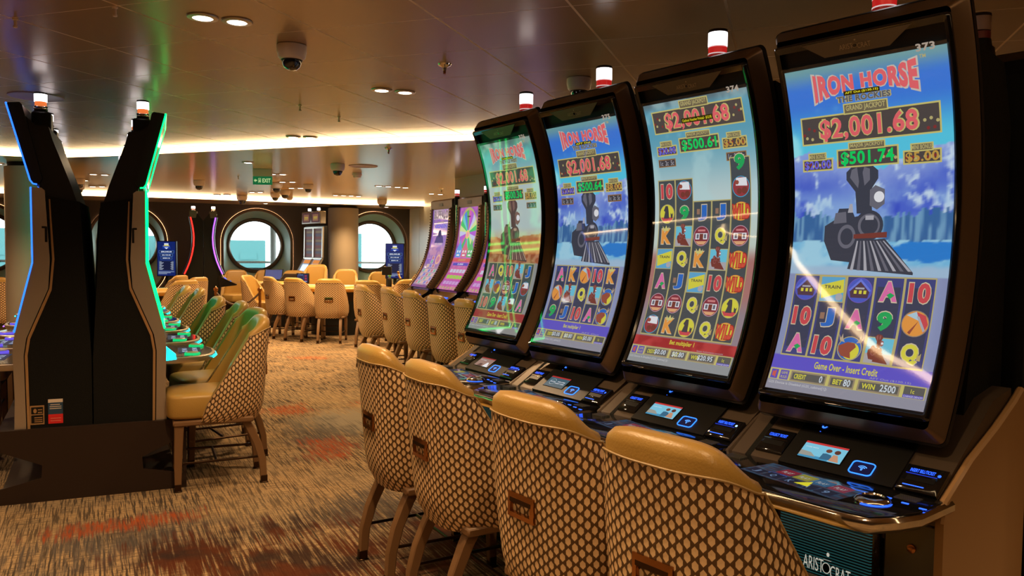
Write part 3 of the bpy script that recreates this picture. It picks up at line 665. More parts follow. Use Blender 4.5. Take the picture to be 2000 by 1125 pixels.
for x, y, az, lab, sc in ((-2.88, 12.45, -4, 'table chair seen squarely from behind with a shiny bronze pull handle', .97), (-3.52, 12.7, 28, 'table chair with dark pull handle, left of the squarely seen one', .97), (-4.05, 13.15, 50, 'slim-looking table chair turned right, by the end of the barrier rope', .97),
                      (-4.6, 13.7, 100, 'yellow leather chair seen from the side behind the barrier rope', .97), (-4.72, 11.5, -55, 'wide-looking honeycomb chair at the left gaming table, left of the red-lit machine foot', .97), (-4.95, 12.55, -70, 'honeycomb chair under the dark body of the back to back LED machines', .97), (-5.55, 13.3, -80, 'leather-topped chair just below the red light strip', .97),
                      (-2.20, 12.0, 8, 'honeycomb chair at the right gaming table behind the leftmost middle-row chair', .97), (-1.62, 12.55, -30, 'honeycomb chair at the right gaming table, left of the first purple screen', .97), (-1.75, 15.7, 190, 'honeycomb-sided chair behind the right information screen', .97),
                      (-3.70, 15.05, 186, 'tall brown-backed chair standing behind the dealer table', 1.13), (-3.15, 15.05, 176, 'yellow leather chair with stitched slots facing the camera behind the table', 1.05), (-2.58, 15.5, 172, 'yellow leather chair facing the camera below the pole monitor', 1.), 
                      (-5.5, 15.8, 165, 'pale rounded chair at the lower left of the middle porthole', 1.), (-4.93, 15.95, 180, 'left one of two pale rounded chairs at the lower right of the middle porthole', 1.), (-4.33, 15.75, 180, 'right one of two pale rounded chairs at the lower right of the middle porthole', 1.),
                      (-7.15, 10.9, -20, 'honeycomb chair cut by the left edge of the picture', 1.)):
    chair(x, y, az, lab, G4, sc=sc)

# ================================================================== SHARED SLOT MACHINE PIECES
def signal(parent, x, q, z, r=.036, kind='red', h=.12):
    g = G(True); g.lathe([(r * 1.25, -.10), (r * 1.22, -.02), (r * 1.05, .0), (r, .004)], (x, q, z), black, 20)
    o = g.build('signal_light', parent); k = h / .12
    if kind == 'red':
        for z0, z1, m_ in ((.004, .026, reddark), (.030, .052, redglass)):
            g = G(True); g.lathe([(r * .95, z0 * k), (r * .98, z1 * k)], (x, q, z), m_, 20); g.build('red_band', o)
        g = G(True)
        for zz in (.027, .053): g.lathe([(r, zz * k), (r, (zz + .003) * k)], (x, q, z), mat('clear_ring', (.8, .7, .7), .3, em=(.9, .8, .8), es=.6), 20)
        g.build('ring', o)
    else:
        g = G(True); g.lathe([(r * .95, .0), (r * 1.1, .008), (r * .9, .018), (r * 1.1, .024), (r * .9, .03)], (x, q, z), chrome, 20); g.build('ring', o)
        g = G(True); g.lathe([(r * .9, .030 * k), (r * .9, .058 * k)], (x, q, z), orangelens if kind == 'orange' else bluelens, 20); g.build('coloured_band', o)
    g = G(True); g.lathe([(r, .058 * k), (r, .106 * k)], (x, q, z), lampwhite, 20); g.build('white_lamp', o)
    g = G(True); g.lathe([(r * 1.02, .106 * k), (r * 1.0, .116 * k), (r * .6, .12 * k), (.001, .12 * k)], (x, q, z), darkbase, 20); g.build('cap', o)
    return o

# pictures painted on the lit screens -------------------------------------------------
def fbm(u, v, sc, seed=0, oct=5):
    r_ = np.random.default_rng(seed); out = np.zeros_like(u); amp = 1.; tot = 0
    for o in range(oct):
        n = 64; T = r_.random((n, n)); x = u * sc * 2 ** o; y = v * sc * 2 ** o
        xi = np.floor(x).astype(int); yi = np.floor(y).astype(int); fx = x - xi; fy = y - yi; fx = fx * fx * (3 - 2 * fx); fy = fy * fy * (3 - 2 * fy)
        a = T[xi % n, yi % n]; b = T[(xi + 1) % n, yi % n]; c = T[xi % n, (yi + 1) % n]; d = T[(xi + 1) % n, (yi + 1) % n]
        out += amp * ((a * (1 - fx) + b * fx) * (1 - fy) + (c * (1 - fx) + d * fx) * fy); tot += amp; amp *= .5
    return out / tot
def C3(r, g, b): return np.array([r, g, b], float) / 255
def blend(img, mask, col): return img * (1 - mask[..., None]) + col * mask[..., None]
def sstep(a, b, x): t = np.clip((x - a) / (b - a), 0, 1); return t * t * (3 - 2 * t)
def paint(kind, u, v):
    z = np.zeros(u.shape + (3,)); n1 = fbm(u, v * 2, 4, 1); n2 = fbm(u, v * 2, 9, 2); n3 = fbm(u + 3, v * 2, 22, 3, 3)
    if kind == 'snow':
        sky = blend(blend(z + C3(90, 205, 235), sstep(.76, .90, v), C3(62, 125, 225)), sstep(.93, 1.0, v), C3(115, 165, 170))
        sky = blend(sky, sstep(.5, .7, n1) * sstep(.92, .8, v), C3(150, 232, 245)); img = sky
        ridge = .665 + .09 * np.abs(u - .52) * 2 - .07 * (n2 - .5) + .05 * (fbm(u, u * 0, 5, 8) - .5)
        m = (v < ridge).astype(float); rr_ = 1 - np.abs(2 * fbm(u + v * .35, v * 1.1, 7, 21, 5) - 1); r2_ = 1 - np.abs(2 * fbm(u * 1.4 - v * .5, v * 1.6, 11, 22, 4) - 1)
        rock = blend(z + C3(80, 105, 212), sstep(.80, .95, rr_ * .6 + r2_ * .4), C3(205, 226, 246)); rock = blend(rock, sstep(.56, .64, n2), C3(66, 88, 205)); rock = blend(rock, sstep(.12, .0, ridge - v) * .5, C3(210, 230, 248))
        img = blend(img, m, rock)
        tl = .565 + .03 * n3 + .04 * np.abs(u - .5); tr = (v < tl - .01).astype(float); img = blend(img, sstep(.66, .57, v) * sstep(.42, .6, n1) * .7 * m, C3(165, 205, 240))
        tree = .520 + .045 * fbm(u * 4, u * 0, 22, 5, 3) + .04 * np.abs(u - .45); img = blend(img, (v < tree).astype(float), blend(z + C3(62, 108, 165), sstep(.45, .6, fbm(u * 5, v * .6, 12, 31, 3)), C3(118, 165, 202)))
        img = blend(img, (v < .465 + .02 * n2).astype(float), blend(z + C3(120, 190, 230), sstep(.4, .6, n2), C3(165, 215, 238)))
        lake = ((u - .86) / .25) ** 2 + ((v - .445) / .03) ** 2 + (n3 - .5) * .8; img = blend(img, sstep(1.1, .8, lake), C3(45, 130, 215))
        img = blend(img, sstep(.42, .40, v + .02 * n2), C3(165, 195, 222))
        img = blend(img, (v < .372).astype(float), blend(z + C3(140, 150, 190), sstep(0, .12, u) * sstep(1, .9, u), C3(150, 160, 200)))
        img = blend(img, (v < .113).astype(float), C3(98, 88, 205)); img = blend(img, (v < .066).astype(float), C3(150, 150, 165))
    elif kind == 'west':
        img = blend(blend(z + C3(190, 205, 205), sstep(.75, .95, v), C3(105, 175, 185)), sstep(.93, 1., v), C3(95, 125, 120)); img = blend(img, sstep(.5, .7, n1) * .6, C3(205, 218, 205))
        img = blend(img, sstep(.56, .5, v), C3(205, 190, 160)); mes = .49 + .03 * (fbm(u, u * 0, 6, 9) - .5) + .05 * np.abs(u - .35)
        img = blend(img, (v < mes).astype(float), blend(z + C3(190, 110, 70), sstep(.4, .6, n2), C3(225, 165, 105))); img = blend(img, (v < .42).astype(float), blend(z + C3(160, 85, 55), sstep(.4, .6, n3), C3(190, 130, 95)))
        img = blend(img, (v < .372).astype(float), C3(150, 150, 150)); img = blend(img, (v < .113).astype(float), C3(165, 55, 60)); img = blend(img, (v < .07).astype(float), C3(150, 150, 150))
    elif kind == 'plain':
        img = blend(blend(z + C3(195, 215, 215), sstep(.62, .9, v), C3(95, 165, 190)), sstep(.96, 1., v), C3(95, 120, 130)); img = blend(img, sstep(.5, .7, n1) * .55, C3(185, 222, 225))
        img = blend(img, sstep(.6, .5, v), C3(200, 215, 205)); img = blend(img, sstep(.47, .40, v), C3(175, 120, 115)); img = blend(img, sstep(.3, .2, v), C3(150, 135, 145))
        img = blend(img, (v < .11).astype(float), blend(z + C3(165, 40, 48), sstep(.4, .6, n2), C3(190, 62, 65))); img = blend(img, (v < .07).astype(float), C3(150, 155, 158))
    elif kind == 'purple':
        img = blend(blend(z + C3(150, 115, 190), sstep(.7, 1, v), C3(140, 110, 170)), sstep(.4, .6, n1), C3(170, 120, 195)); img = blend(img, sstep(.62, .55, v) * sstep(.4, .5, v), C3(190, 140, 180)); img = blend(img, sstep(.42, .3, v), C3(170, 140, 165)); img = blend(img, sstep(.52, .6, n2) * .5, C3(120, 90, 190))
    elif kind == 'wheel':
        img = blend(z + C3(130, 80, 180), sstep(.4, .6, n1), C3(175, 90, 190)); img = blend(img, sstep(.42, .38, v), C3(180, 95, 165)); img = blend(img, sstep(.5, .6, n2) * .4, C3(215, 130, 190))
    elif kind in ('green', 'blue'):
        a_, b_ = (C3(10, 60, 35), C3(20, 190, 110)) if kind == 'green' else (C3(20, 30, 90), C3(60, 90, 220))  # made-up tint whose glow colours the chairs, not a game picture
        img = blend(z + a_, sstep(.45, .6, n1), b_); img = blend(img, sstep(.55, .7, n2), a_ * .5)
    elif kind == 'dark':
        img = blend(z + C3(30, 25, 60), sstep(.45, .6, n1), C3(120, 60, 130)); img = blend(img, sstep(.55, .65, n2), C3(190, 120, 90)); img = blend(img, sstep(.6, .7, n3), C3(60, 150, 120))
    elif kind == 'touch':
        img = blend(z + C3(35, 60, 95), sstep(.42, .6, n2), C3(60, 105, 140)); img = blend(img, sstep(.55, .65, n3), C3(80, 45, 60))
    else: img = z + .2
    return np.clip(img, 0, 1)
def lin(c): return np.where(c <= .04045, c / 12.92, ((c + .055) / 1.055) ** 2.4)
def picture(fn, kind, name, parent, nu=56, nv=140, flip=True, m=None):
    g = G(flip); g.grid(fn, nu, nv, m or picmat); o = g.build(name, parent, smooth=True, recalc=False); me = o.data
    jj, ii = np.divmod(np.arange((nu + 1) * (nv + 1)), nu + 1); col = lin(paint(kind, ii / nu, jj / nv))
    if len(me.vertices) == len(col):
        a = me.color_attributes.new('Col', 'FLOAT_COLOR', 'POINT'); a.data.foreach_set('color', np.c_[col, np.ones(len(col))].ravel().astype(np.float32))
    return o

RED_, YEL_, GRN_, BLU_, ORA_ = glow(222, 98, 104), glow(205, 196, 120), glow(20, 205, 95), glow(105, 100, 215), glow(190, 150, 70)
FRM, PANEL, PANEL2, NAVY, GOLD = glow(196, 186, 112), glow(78, 70, 68), glow(92, 92, 88), glow(44, 52, 96), glow(180, 168, 112)
WHT, PNK, SBLU, SYEL, SRED, SGRN, SORG, TXD = glow(225, 225, 230), glow(216, 108, 165), glow(48, 105, 190), glow(212, 205, 70), glow(200, 75, 82), glow(40, 165, 90), glow(225, 150, 70), glow(70, 66, 72)
BROWN, DGREY, MGREY, LGREY, BROWN2 = glow(120, 60, 52), glow(62, 64, 76), glow(105, 104, 116), glow(170, 168, 176), glow(150, 78, 62)
def loco(A, x0, y0, sx, sy, dark=DGREY, mid=MGREY, light=LGREY, bars=True):
    q = lambda pts: [(x0 + x * sx, y0 + y * sy) for x, y in pts]
    # x,y in a unit box, 0..1 ; generic steam engine coming forward to the right
    A.poly(q([(.0, .30), (.0, .44), (.12, .50), (.16, .60), (.30, .60), (.34, .52), (.50, .55), (.55, .28), (.35, .10), (.1, .12)]), dark)
    A.poly(q([(.10, .46), (.12, .56), (.24, .57), (.25, .47)]), mid); A.poly(q([(.26, .56), (.28, .64), (.31, .64), (.32, .56)]), light)
    A.poly(q([(.36, .55), (.34, .75), (.24, .86), (.24, .93), (.31, .985), (.42, 1.0), (.52, .985), (.59, .93), (.59, .86), (.51, .76), (.53, .55)]), dark)
    A.poly(q([(.28, .88), (.30, .95), (.36, .97), (.38, .84), (.37, .78)]), mid)
    A.poly(q([(.42, .92), (.44, .97), (.50, .95), (.50, .85), (.44, .80)]), mid)
    A.poly(q([(.50, .62), (.50, .76), (.56, .80), (.66, .76), (.66, .63), (.58, .58)]), mid); A.disc(x0 + .60 * sx, y0 + .695 * sy, .055 * sx, WHT, .5 * 1.0, sx=1.)
    A.disc(x0 + .50 * sx, y0 + .44 * sy, .155 * sx, dark, .50); A.disc(x0 + .50 * sx, y0 + .44 * sy, .12 * sx, mid, .50); A.disc(x0 + .505 * sx, y0 + .44 * sy, .095 * sx, dark, .50); A.poly(q([(.46, .49), (.46, .53), (.55, .53), (.55, .49)]), light)
    A.disc(x0 + .26 * sx, y0 + .34 * sy, .10 * sx, mid, .62); A.disc(x0 + .26 * sx, y0 + .34 * sy, .07 * sx, dark, .62)
    A.poly(q([(.36, .30), (.68, .32), (1.0, .02), (1.0, .0), (.30, .04)]), dark)
    if bars:
        for i in range(9):
            t = i / 8; xt = .38 + .28 * t; xb = .33 + .62 * t; A.poly(q([(xt, .30), (xt + .015, .30), (xb + .035, .03), (xb, .03)]), mid if i % 2 else light)
    A.poly(q([(.34, .32), (.34, .36), (.70, .38), (.70, .33)]), BROWN)
def symbol(A, k, u, v, du, dv):
    """one picture on a reel cell centred at u, v"""
    h0 = A.h; _symbol(A, k, u, v, du, dv); A.h = h0
def _symbol(A, k, u, v, du, dv):
    w, h = du * .30, dv * .33
    T = lambda st, m, kx=1., **kw: A.text(st, u - w * kx, v - h, u + w * kx, v + h, m, .05, out=glow(205, 190, 160), ow=.03)
    if k == 'A': T('A', PNK, 1.0); A.poly([(u - .01, v - h * .35), (u + w * .2, v - h * .1), (u + w * .7, v - h * .35), (u + w * .2, v - h * .75)], SGRN)
    elif k == '10': T('10', SRED, 1.15)
    elif k == '9': T('9', SGRN, .85)
    elif k == 'J': T('J', SBLU, .8); A.rect(u - w * 1.0, v - h * .2, u - w * .45, v + h * .5, glow(150, 115, 95))
    elif k == 'Q': T('Q', SYEL, .9); A.poly([(u + w * .8, v - h * .6), (u + w * .8, v + h * .2), (u + w * 1.0, v - h * .1), (u + w * 1.2, v + h * .2), (u + w * 1.2, v - h * .6)], glow(185, 165, 110))
    elif k == 'K': T('K', SORG, .95); A.poly([(u - w * .7, v + h * .75), (u - w * .8, v + h * 1.45), (u - w * .4, v + h * 1.0), (u - w * .1, v + h * 1.5), (u + w * .2, v + h * 1.0), (u + w * .5, v + h * 1.4), (u + w * .4, v + h * .75)], YEL_)
    elif k == 'sun':
        A.disc(u, v, du * .44, glow(150, 130, 110)); A.disc(u, v, du * .41, SORG); A.poly([(u, v + .39 * du * .48), (u + .3 * du, v + .28 * du * .48), (u + .40 * du, v), (u + .3 * du, v - .28 * du * .48)], SRED)
        A.poly([(u - .3 * du, v + .27 * du * .48), (u, v + .40 * du * .48), (u + .12 * du, v + .1 * du * .48)], glow(170, 200, 215)); A.poly([(u - .2 * du, v - .3 * du * .48), (u + .1 * du, v + .1 * du * .48), (u - .12 * du, v - .36 * du * .48)], BROWN2); A.poly([(u + .02 * du, v + .25 * du * .48), (u + .1 * du, v + .25 * du * .48), (u + .34 * du, v - .2 * du * .48), (u + .28 * du, v - .26 * du * .48)], LGREY)
    elif k == 'moose':
        A.disc(u, v - dv * .02, du * .43, GOLD); A.disc(u, v - dv * .02, du * .40, SBLU); A.disc(u + .05 * du, v - dv * .1, du * .30, SYEL)
        A.poly([(u - .40 * du, v + .05 * dv), (u - .1 * du, v + .20 * dv), (u + .15 * du, v + .18 * dv), (u + .22 * du, v + .05 * dv), (u + .05 * du, v - .15 * dv), (u + .1 * du, v - .36 * dv), (u - .25 * du, v - .30 * dv), (u - .38 * du, v - .12 * dv)], BROWN2)
        for sgn, bx in ((-1, -.2), (1, .2)):
            A.poly([(u + (bx) * du, v + .18 * dv), (u + (bx + sgn * .18) * du, v + .22 * dv), (u + (bx + sgn * .26) * du, v + .46 * dv), (u + (bx + sgn * .17) * du, v + .32 * dv), (u + (bx + sgn * .12) * du, v + .48 * dv), (u + (bx + sgn * .08) * du, v + .30 * dv)], glow(185, 165, 140))
    elif k == 'cabin':
        A.disc(u, v, du * .44, glow(120, 90, 180)); A.disc(u, v, du * .42, glow(78, 92, 190)); A.poly([(u - .36 * du, v - .02 * dv), (u, v + .36 * dv), (u + .36 * du, v + .02 * dv), (u + .30 * du, v - .26 * dv), (u - .30 * du, v - .26 * dv)], glow(84, 60, 74))
        A.poly([(u - .40 * du, v + .0), (u, v + .40 * dv), (u + .40 * du, v), (u + .34 * du, v - .04 * dv), (u, v + .30 * dv), (u - .34 * du, v - .04 * dv)], glow(110, 122, 215))
        for a in (-.2, -.02, .14): A.rect(u + a * du, v - .12 * dv, u + (a + .1) * du, v, SYEL)
        A.rect(u - .16 * du, v + .04 * dv, u + .16 * du, v + .10 * dv, LGREY)
    elif k == 'ticket':
        A.rect(u - .46 * du, v - .46 * dv, u + .46 * du, v + .46 * dv, GOLD); A.rect(u - .43 * du, v - .43 * dv, u + .43 * du, v + .43 * dv, glow(95, 165, 205))
        A.poly([(u - .43 * du, v + .14 * dv), (u + .40 * du, v + .36 * dv), (u + .43 * du, v - .10 * dv), (u - .38 * du, v - .34 * dv)], SYEL); A.text('TRAIN TICKET'[:6], u - .3 * du, v + .02 * dv, u + .3 * du, v + .14 * dv, TXD, .02); A.disc(u + .28 * du, v - .26 * dv, .13 * du, LGREY)
    elif k == 'train':
        A.rect(u - .47 * du, v - .46 * dv, u + .47 * du, v + .46 * dv, GOLD); A.rect(u - .44 * du, v - .43 * dv, u + .44 * du, v + .43 * dv, glow(105, 190, 215)); A.rect(u - .44 * du, v - .43 * dv, u + .44 * du, v - .1 * dv, glow(170, 165, 170))
        loco(A, u - .36 * du, v - .42 * dv, du * .72, dv * .98, BROWN, glow(150, 90, 88), LGREY, False)
    elif k == 'wagon':
        A.disc(u, v, du * .43, glow(60, 165, 205)); A.disc(u, v, du * .40, glow(150, 62, 66)); A.poly([(u - .25 * du, v + .05 * dv), (u - .22 * du, v + .36 * dv), (u + .28 * du, v + .36 * dv), (u + .32 * du, v + .02 * dv)], WHT); A.disc(u - .18 * du, v + .18 * dv, .09 * du, BROWN2); A.disc(u - .08 * du, v - .18 * dv, .12 * du, BROWN); A.disc(u + .18 * du, v - .16 * dv, .14 * du, BROWN)
    elif k == 'saloon':
        A.disc(u, v, du * .43, glow(190, 150, 165)); A.disc(u, v, du * .40, glow(132, 52, 64)); A.rect(u - .32 * du, v - .14 * dv, u + .32 * du, v + .12 * dv, WHT); A.rect(u - .1 * du, v - .16 * dv, u + .1 * du, v + .1 * dv, BROWN)
        for a in (-.26, .14): A.rect(u + a * du, v - .1 * dv, u + (a + .12) * du, v + .08 * dv, MGREY)
        A.rect(u - .2 * du, v + .2 * dv, u + .2 * du, v + .28 * dv, glow(205, 130, 130)); A.poly([(u - .32 * du, v - .22 * dv), (u + .32 * du, v - .22 * dv), (u + .15 * du, v - .36 * dv), (u - .15 * du, v - .36 * dv)], glow(220, 165, 120))
    elif k == 'rider':
        A.disc(u, v, du * .43, GOLD); A.disc(u, v, du * .40, SYEL); A.poly([(u - .36 * du, v - .15 * dv), (u + .36 * du, v - .15 * dv), (u + .22 * du, v - .34 * dv), (u - .22 * du, v - .34 * dv)], SRED)
        A.poly([(u - .2 * du, v - .2 * dv), (u - .12 * du, v + .1 * dv), (u - .2 * du, v + .16 * dv), (u - .1 * du, v + .36 * dv), (u + .04 * du, v + .36 * dv), (u + .08 * du, v + .16 * dv), (u + .12 * du, v - .2 * dv)], TXD); A.poly([(u + .22 * du, v - .18 * dv), (u + .2 * du, v + .05 * dv), (u + .28 * du, v - .02 * dv), (u + .34 * du, v + .05 * dv), (u + .32 * du, v - .18 * dv)], TXD)
    elif k == 'wild':
        A.disc(u, v, du * .44, SORG, .42); A.disc(u, v, du * .40, SYEL, .40); A.text('WILD', u - .43 * du, v - .30 * dv, u + .43 * du, v + .28 * dv, glow(205, 80, 60), .06, out=glow(150, 40, 40), ow=.04)
def jackpot(A, u0, v0, u1, v1, st, m, tag_, red=True):
    A.frame(u0, v0, u1, v1, FRM, PANEL, .010)
    for i in range(10):
        A.disc(u0 + .02 + (i % 5) * .018 if i < 5 else u1 - .02 - (i % 5) * .018, v0 + .014 + (v1 - v0 - .03) * random.random(), .010, (GOLD if i % 2 else glow(130, 50, 50)), .5, 8)
    k = .15 if red else .07
    A.text(st, u0 + (u1 - u0) * k, v0 + (v1 - v0) * .07, u1 - (u1 - u0) * k, v0 + (v1 - v0) * .86, m, .028, out=FRM if red else None, ow=.03)
    uc = (u0 + u1) / 2; w = (u1 - u0) * (.16 if red else .30); A.frame(uc - w, v1 - .006, uc + w, v1 + (.026 if red else .018), FRM, glow(110, 100, 78), .008); A.text(tag_, uc - w * .88, v1 + .0, uc + w * .88, v1 + (.020 if red else .013), GOLD, .03)
def game_screen(A, cfg):
    if cfg['title']:
        arch = lambda u, v: (u, v + ((u - .5) / .33) ** 2 * (.024 * (v - .944) / .02 * (1.1 if v < .944 else .75)))
        A.text('IRON HORSE', .185, .921, .825, .963, RED_, .058, warp=arch, out=glow(196, 186, 175), ow=.03)
        A.text('TM', .845, .975, .88, .985, GOLD)
        A.text(cfg['sub'], .33, .8865, .66, .904, glow(92, 92, 98), .04, out=GOLD, ow=.05)
        A.rect(.375, .905, .60, .918, glow(50, 40, 10)); A.text(cfg['note'], .385, .9075, .59, .9155, glow(235, 225, 40), .02)
        gy, my = .770, .694
        if cfg['snow']: loco(A, .22, .378, .58, .325)
        else: loco(A, .22, .378, .56, .325, glow(92, 66, 66), glow(130, 96, 88), glow(180, 150, 130))
    else: gy, my = .885, .806
    jackpot(A, .068, gy, .938, gy + .086, '$2,001.68', RED_, 'GRAND JACKPOT'); 
    if not cfg['title']: A.rect(.36, gy + .028, .66, gy + .046, glow(50, 40, 10)); A.text('Cashout Voucher Printed - $12.95', .37, gy + .031, .65, gy + .042, glow(235, 225, 40), .01)
    jackpot(A, .30, my, .69, my + .056, cfg['major'], GRN_, 'MAJOR JACKPOT', False); jackpot(A, .065, my - .004, .275, my + .034, '$20.00', BLU_, 'MINI BONUS', False); jackpot(A, .715, my - .004, .935, my + .036, cfg['mini'], ORA_, 'MINI BONUS', False)
    if cfg['coins']:
        for a, b in ((.07, .25), (.74, .92)):
            A.frame(a, my - .046, b, my - .016, glow(150, 110, 70), TXD, .008); A.text('1c  2c  5c', a + .02, my - .040, b - .02, my - .022, LGREY, .01)
    # reels
    L, R_ = .047, .945; du = (R_ - L) / 5
    for c, colsy in enumerate(cfg['reels']):
        n = len(colsy); v1 = cfg['tops'][c] if 'tops' in cfg else .371; v0 = .110; dv = cfg.get('dv', (v1 - v0) / n)
        a = L + c * du; A.rect(a, v0, a + du, v1, GOLD); A.rect(a + .007, v0 + .005, a + du - .007, v1 - .004, cfg['bg']); A.rect(a + .02, v0 + .03, a + du - .02, v1 - .03, cfg['bg2'])
        for r_, k in enumerate(colsy): symbol(A, k, a + du / 2, v0 + dv * (n - r_ - .5), du, dv)
    A.text(cfg['msg'], .30 if len(cfg['msg']) > 18 else .38, .078, .70 if len(cfg['msg']) > 18 else .62, .100, SYEL, .02); A.text(cfg['tiny'], .66, .068, .90, .075, LGREY, .0)
    A.rect(.01, .030, .99, .066, FRM); A.rect(.02, .032, .07, .062, glow(90, 80, 180)); A.poly([(.03, .04), (.03, .055), (.042, .055), (.055, .060), (.055, .035), (.042, .04)], glow(200, 90, 80)); A.rect(.085, .032, .145, .062, glow(90, 80, 180)); A.text('GAME', .093, .049, .137, .058, SYEL, .0); A.text('RULES', .093, .036, .137, .045, SYEL, .0)
    for a, b, lab, val in ((.16, .40, 'CREDIT', cfg['credit']), (.42, .58, 'BET', cfg['bet']), (.60, .85, 'WIN', cfg['win'])):
        A.frame(a, .031, b, .063, glow(150, 135, 110), PANEL2, .01); w = (b - a); A.text(lab, a + .025, .039, a + .025 + min(.08, w * .36), .055, SYEL, .03); A.text(val, b - .02 - .024 * len(val), .037, b - .025, .058, glow(205, 215, 225), .02)
    A.rect(.87, .031, .985, .063, PANEL2); A.text('1c', .91, .044, .93, .056, SYEL); A.rect(.87, .031, .985, .040, glow(90, 80, 180)); A.text('CHANGE DENOM', .875, .0325, .98, .038, WHT, .0)
    A.text('G2S Device Is Disabled (G2S_cabinet[1])', .02, .014, .42, .024, glow(205, 205, 210), .0)

mattepic = picmat.copy(); mattepic.name = 'matte_display_picture'; mattepic.node_tree.nodes['Principled BSDF'].inputs['Specular IOR Level'].default_value = 0.; mattepic.node_tree.nodes['Principled BSDF'].inputs['Coat Weight'].default_value = 0.
dimpic = picmat.copy(); dimpic.name = 'dim_display_picture'; dimpic.node_tree.nodes['Principled BSDF'].inputs['Emission Strength'].default_value = .4
coverglass = bpy.data.materials.new('curved_cover_glass'); coverglass.use_nodes = True
_n = coverglass.node_tree; _n.nodes.clear(); _o = _n.nodes.new('ShaderNodeOutputMaterial'); _mx = _n.nodes.new('ShaderNodeMixShader'); _t = _n.nodes.new('ShaderNodeBsdfTransparent'); _gl = _n.nodes.new('ShaderNodeBsdfGlossy'); _gl.inputs['Roughness'].default_value = .035
_t.inputs[0].default_value = (.97, .97, .97, 1); _fr = _n.nodes.new('ShaderNodeFresnel'); _fr.inputs[0].default_value = 1.55; _mu = _n.nodes.new('ShaderNodeMath'); _mu.operation = 'MULTIPLY'; _mu.inputs[1].default_value = 2.1
_n.links.new(_fr.outputs[0], _mu.inputs[0]); _n.links.new(_mu.outputs[0], _mx.inputs[0]); _n.links.new(_t.outputs[0], _mx.inputs[1]); _n.links.new(_gl.outputs[0], _mx.inputs[2]); _n.links.new(_mx.outputs[0], _o.inputs[0])
# ================================================================== THE BIG CURVED-SCREEN MACHINES (right)
ACX, ACZ, AR = 1.06, 1.644, 1.20755; A0, A1 = -.49983, .37230
def arcp(sx, al, off=0.): return (sx, ACX - (AR - off) * math.cos(al), ACZ + (AR - off) * math.sin(al))   # off > 0 = towards the player
def MP(u, v, h=0.): return arcp((u - .5) * .5, A0 + (A1 - A0) * v, h)
CQ, CZ = .07, .85; CD = Vector((0, -.18, .115)).normalized(); CN = Vector((0, .115, .18)).normalized()
def CP(s_, t_, h=0.):   # point on the sloping console
    return (s_, CQ + CD.y * t_ + CN.y * h, CZ + CD.z * t_ + CN.z * h)
def small_picture(g_or_art, kind): pass
def logo(P, m, parent, name='logo', gw=True):
    A = Art(P, flip=True); A.text('ARIST', .02, .12, .44, .62, m, -.005); A.disc(.50, .34, .085, m, 2.4, 28); A.disc(.50, .34, .070, blackgloss, 2.5, 28); A.text('CRAT', .58, .02, .98, .50, m, -.005); A.disc(.53, .86, .03, m, 2.6, 14); A.rect(.44, .64, .60, .655, m)
    return A.build(name, parent)
def frame_loft(g, sl, sections, m):
    """closed band swept round a rounded rectangle of the arc; sections = [(dx, off)]"""
    pass
CORN = .03
def arc_outline(w, a0, a1, r=.035, n=6):
    """rounded rectangle on the cylinder: list of (x, alpha)"""
    out = []; ra = r / AR
    for cx, ca, t0 in ((w - r, a1 - ra, 0), (-(w - r), a1 - ra, PI / 2)):
        out += [(cx + r * math.cos(t0 + PI / 2 * k / n), ca + ra * math.sin(t0 + PI / 2 * k / n)) for k in range(n + 1)]
    K = 22; out += [(-w, (a1 - ra) + (a0 + ra - a1 + ra) * k / K) for k in range(1, K)]
    for cx, ca, t0 in ((-(w - r), a0 + ra, PI), (w - r, a0 + ra, 1.5 * PI)):
        out += [(cx + r * math.cos(t0 + PI / 2 * k / n), ca + ra * math.sin(t0 + PI / 2 * k / n)) for k in range(n + 1)]
    out += [(w, (a0 + ra) + (a1 - ra - a0 - ra) * k / K) for k in range(1, K)]
    return out
REELS4 = [['cabin', '10', 'A'], ['ticket', 'J', '10'], ['cabin', 'A', 'moose'], ['A', '9', 'train'], ['10', 'sun', 'Q']]
REELS2 = [['A', 'sun', '9'], ['K', 'train', 'J'], ['sun', 'Q', '10'], ['10', 'train', 'A'], ['K', 'moose', 'moose']]
REELS1 = [['A', 'train', '10'], ['Q', 'moose', '9'], ['10', 'saloon', 'train'], ['train', 'J', 'wagon'], ['J', 'wagon', 'A']]
REELS3 = [['10', 'rider', 'K', 'ticket', 'A', 'saloon', 'wagon'], ['wagon', '9', 'train', 'Q', 'J', 'saloon', 'K'], ['J', 'saloon', 'K', 'ticket', 'Q', 'rider'], ['J', 'Q', 'train', '10', 'saloon', 'Q'], ['9', 'wagon', 'wild', 'saloon', 'wild', 'wild', 'rider', 'wild']]
dk1, dk2, dk3, dk4 = glow(66, 70, 125), glow(62, 66, 88), glow(128, 120, 96), glow(72, 78, 82)
